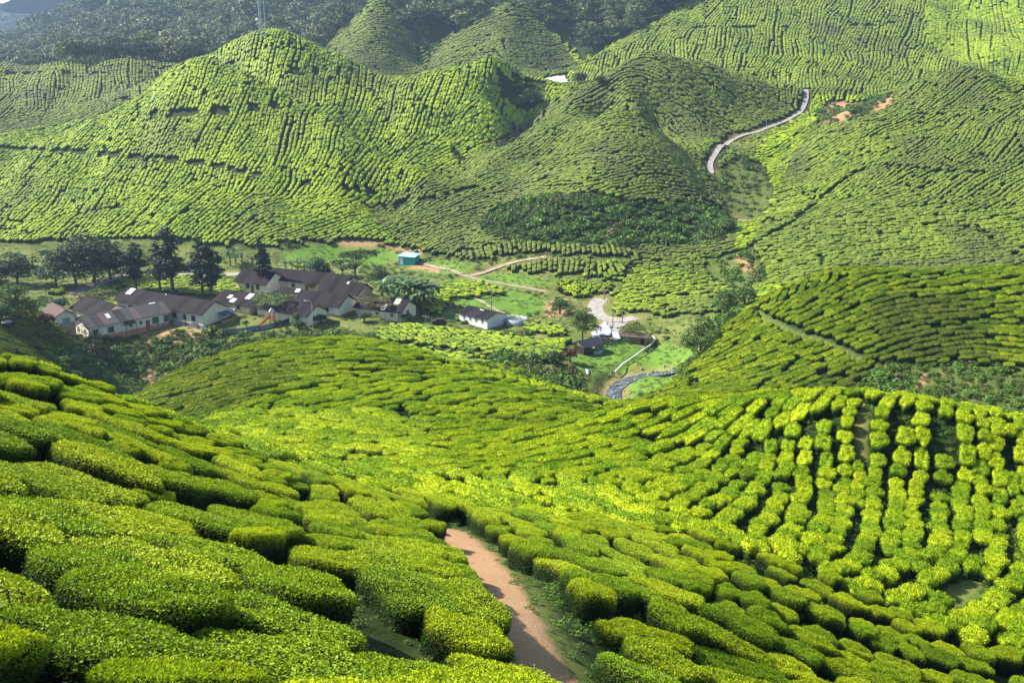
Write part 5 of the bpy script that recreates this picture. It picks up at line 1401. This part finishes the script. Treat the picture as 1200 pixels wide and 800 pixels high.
# parked car by the terrace
x, y, z = hit(515, 380, 200, 240)
rt = empty('parked_car', (x, y, z+.02), R(5), label='small dark red-brown car parked on the grass right of the row houses', cat='car')
prof = [(-1.75,.35),(-1.75,.75),(-1.6,.88),(-1.0,.95),(-.6,1.38),(.75,1.40),(1.25,.98),(1.75,.88),(1.8,.35)]
m = Mb(); m.prism([(a,-.75,b_) for a, b_ in prof], (0,1.5,0)); m.make('body', simple('dark_maroon_paint', (.05,.022,.02), .35, .5, .1), rt)
m = Mb(); m.prism([(-.88,-.765,.98),(-.55,-.765,1.30),(.70,-.765,1.31),(1.08,-.765,.99)], (0,.01,0)); m.prism([(-.88,.755,.98),(-.55,.755,1.30),(.70,.755,1.31),(1.08,.755,.99)], (0,.01,0)); m.make('window', M_win, rt)
for a in (-1.1,1.1):
    for b_ in (-.78,.63): tb = tubes('wheel', [((a,b_,.31),(a,b_+.15,.31),.31,.31)], M_tank, 16, True); tb.parent = rt
# white-roofed vehicle / sheet by the lane end
x, y, z = hit(107, 105, 380, 560)
x, y, z = hit(143, 111, 395, 470)
rt = empty('signboard', (x, y, z), 0, label='small white board on the saddle left of the main peak', cat='board'); Mb().box(-2.2,2.2,-.1,.1,.7,1.7).make('panel', M_sheet, rt); Mb().box(-1.8,-1.6,-.08,.08,-.5,.7).make('post', M_bark, rt); Mb().box(1.6,1.8,-.08,.08,-.5,.7).make('post', M_bark, rt)
# rocks in the stream and on its banks
rk = []
for s in range(3):
    V_, F_, _ = hull(300+s, 10, 6, .25, 1.5, .8, .7, .35, .15); rk.append(mesh_object('rock_shape', V_, F_, [simple('stream_rock', (.24,.23,.21), .9, .2, .3, 3)], link=False))
k = rng.integers(0, len(STREAM), 90); rp = STREAM[k]+rng.normal(0, 1.6, (90, 2)); rs = rng.uniform(.25, .75, 90)
scatter('stream_rocks', np.stack([rp[:,0], rp[:,1], height(rp[:,0], rp[:,1])+.05], -1), np.stack([rs*0, rs*0, rng.uniform(0,6,90)], -1), np.stack([rs]*3, -1), np.zeros(90, int), [rk])
# ------------------------------------------------------------------ the air of the valley
m, nt = new_mat('haze')
o_ = nt.nodes.new('ShaderNodeOutputMaterial'); pv = nt.nodes.new('ShaderNodeVolumePrincipled')
pv.inputs['Color'].default_value = (.52, .72, 1.0, 1); pv.inputs['Density'].default_value = HAZE_D; pv.inputs['Anisotropy'].default_value = .25
nt.links.new(pv.outputs[0], o_.inputs['Volume'])
zt = float(GZ.max())+70; zb_ = float(GZ.min())-1.5; xm = 3600; y0, y1 = -60, 3600
V = np.array([(x, y, z) for z in (zb_, zt) for y in (y0, y1) for x in (-xm, xm)], float)
F = np.array([(0,2,3,1),(4,5,7,6),(0,1,5,4),(2,6,7,3),(0,4,6,2),(1,3,7,5)])
hz = mesh_object('haze', V, F, [m], smooth=False); hz['kind'] = 'stuff'

# a bank of morning mist hanging in the gap before the far mountain
m, nt = new_mat('mist')
o_ = nt.nodes.new('ShaderNodeOutputMaterial'); pv = nt.nodes.new('ShaderNodeVolumePrincipled')
pv.inputs['Color'].default_value = (.95, .96, 1.0, 1); pv.inputs['Density'].default_value = .009
nt.links.new(pv.outputs[0], o_.inputs['Volume'])
cx, cy, cz = P(62, 4, 1750)
th = np.linspace(0, 2*np.pi, 40, endpoint=False); fi = np.linspace(.02, np.pi-.02, 20)
V = []
for f in fi:
    for t in th:
        dx, dy, dz = math.sin(f)*math.cos(t), math.sin(f)*math.sin(t), math.cos(f)
        k = 1+.35*(float(vnoise(np.array(dx*2+9), np.array(dy*2+dz*3+9), 97))-.5)
        V.append((cx+dx*78*k, cy+dy*70*k, cz+dz*15*k+dx*8))
F = []
for i in range(19):
    for j in range(40): F.append((i*40+j, i*40+(j+1) % 40, (i+1)*40+(j+1) % 40, (i+1)*40+j))
mo = mesh_object('mist', np.array(V), np.array(F), [m]); mo['kind'] = 'stuff'
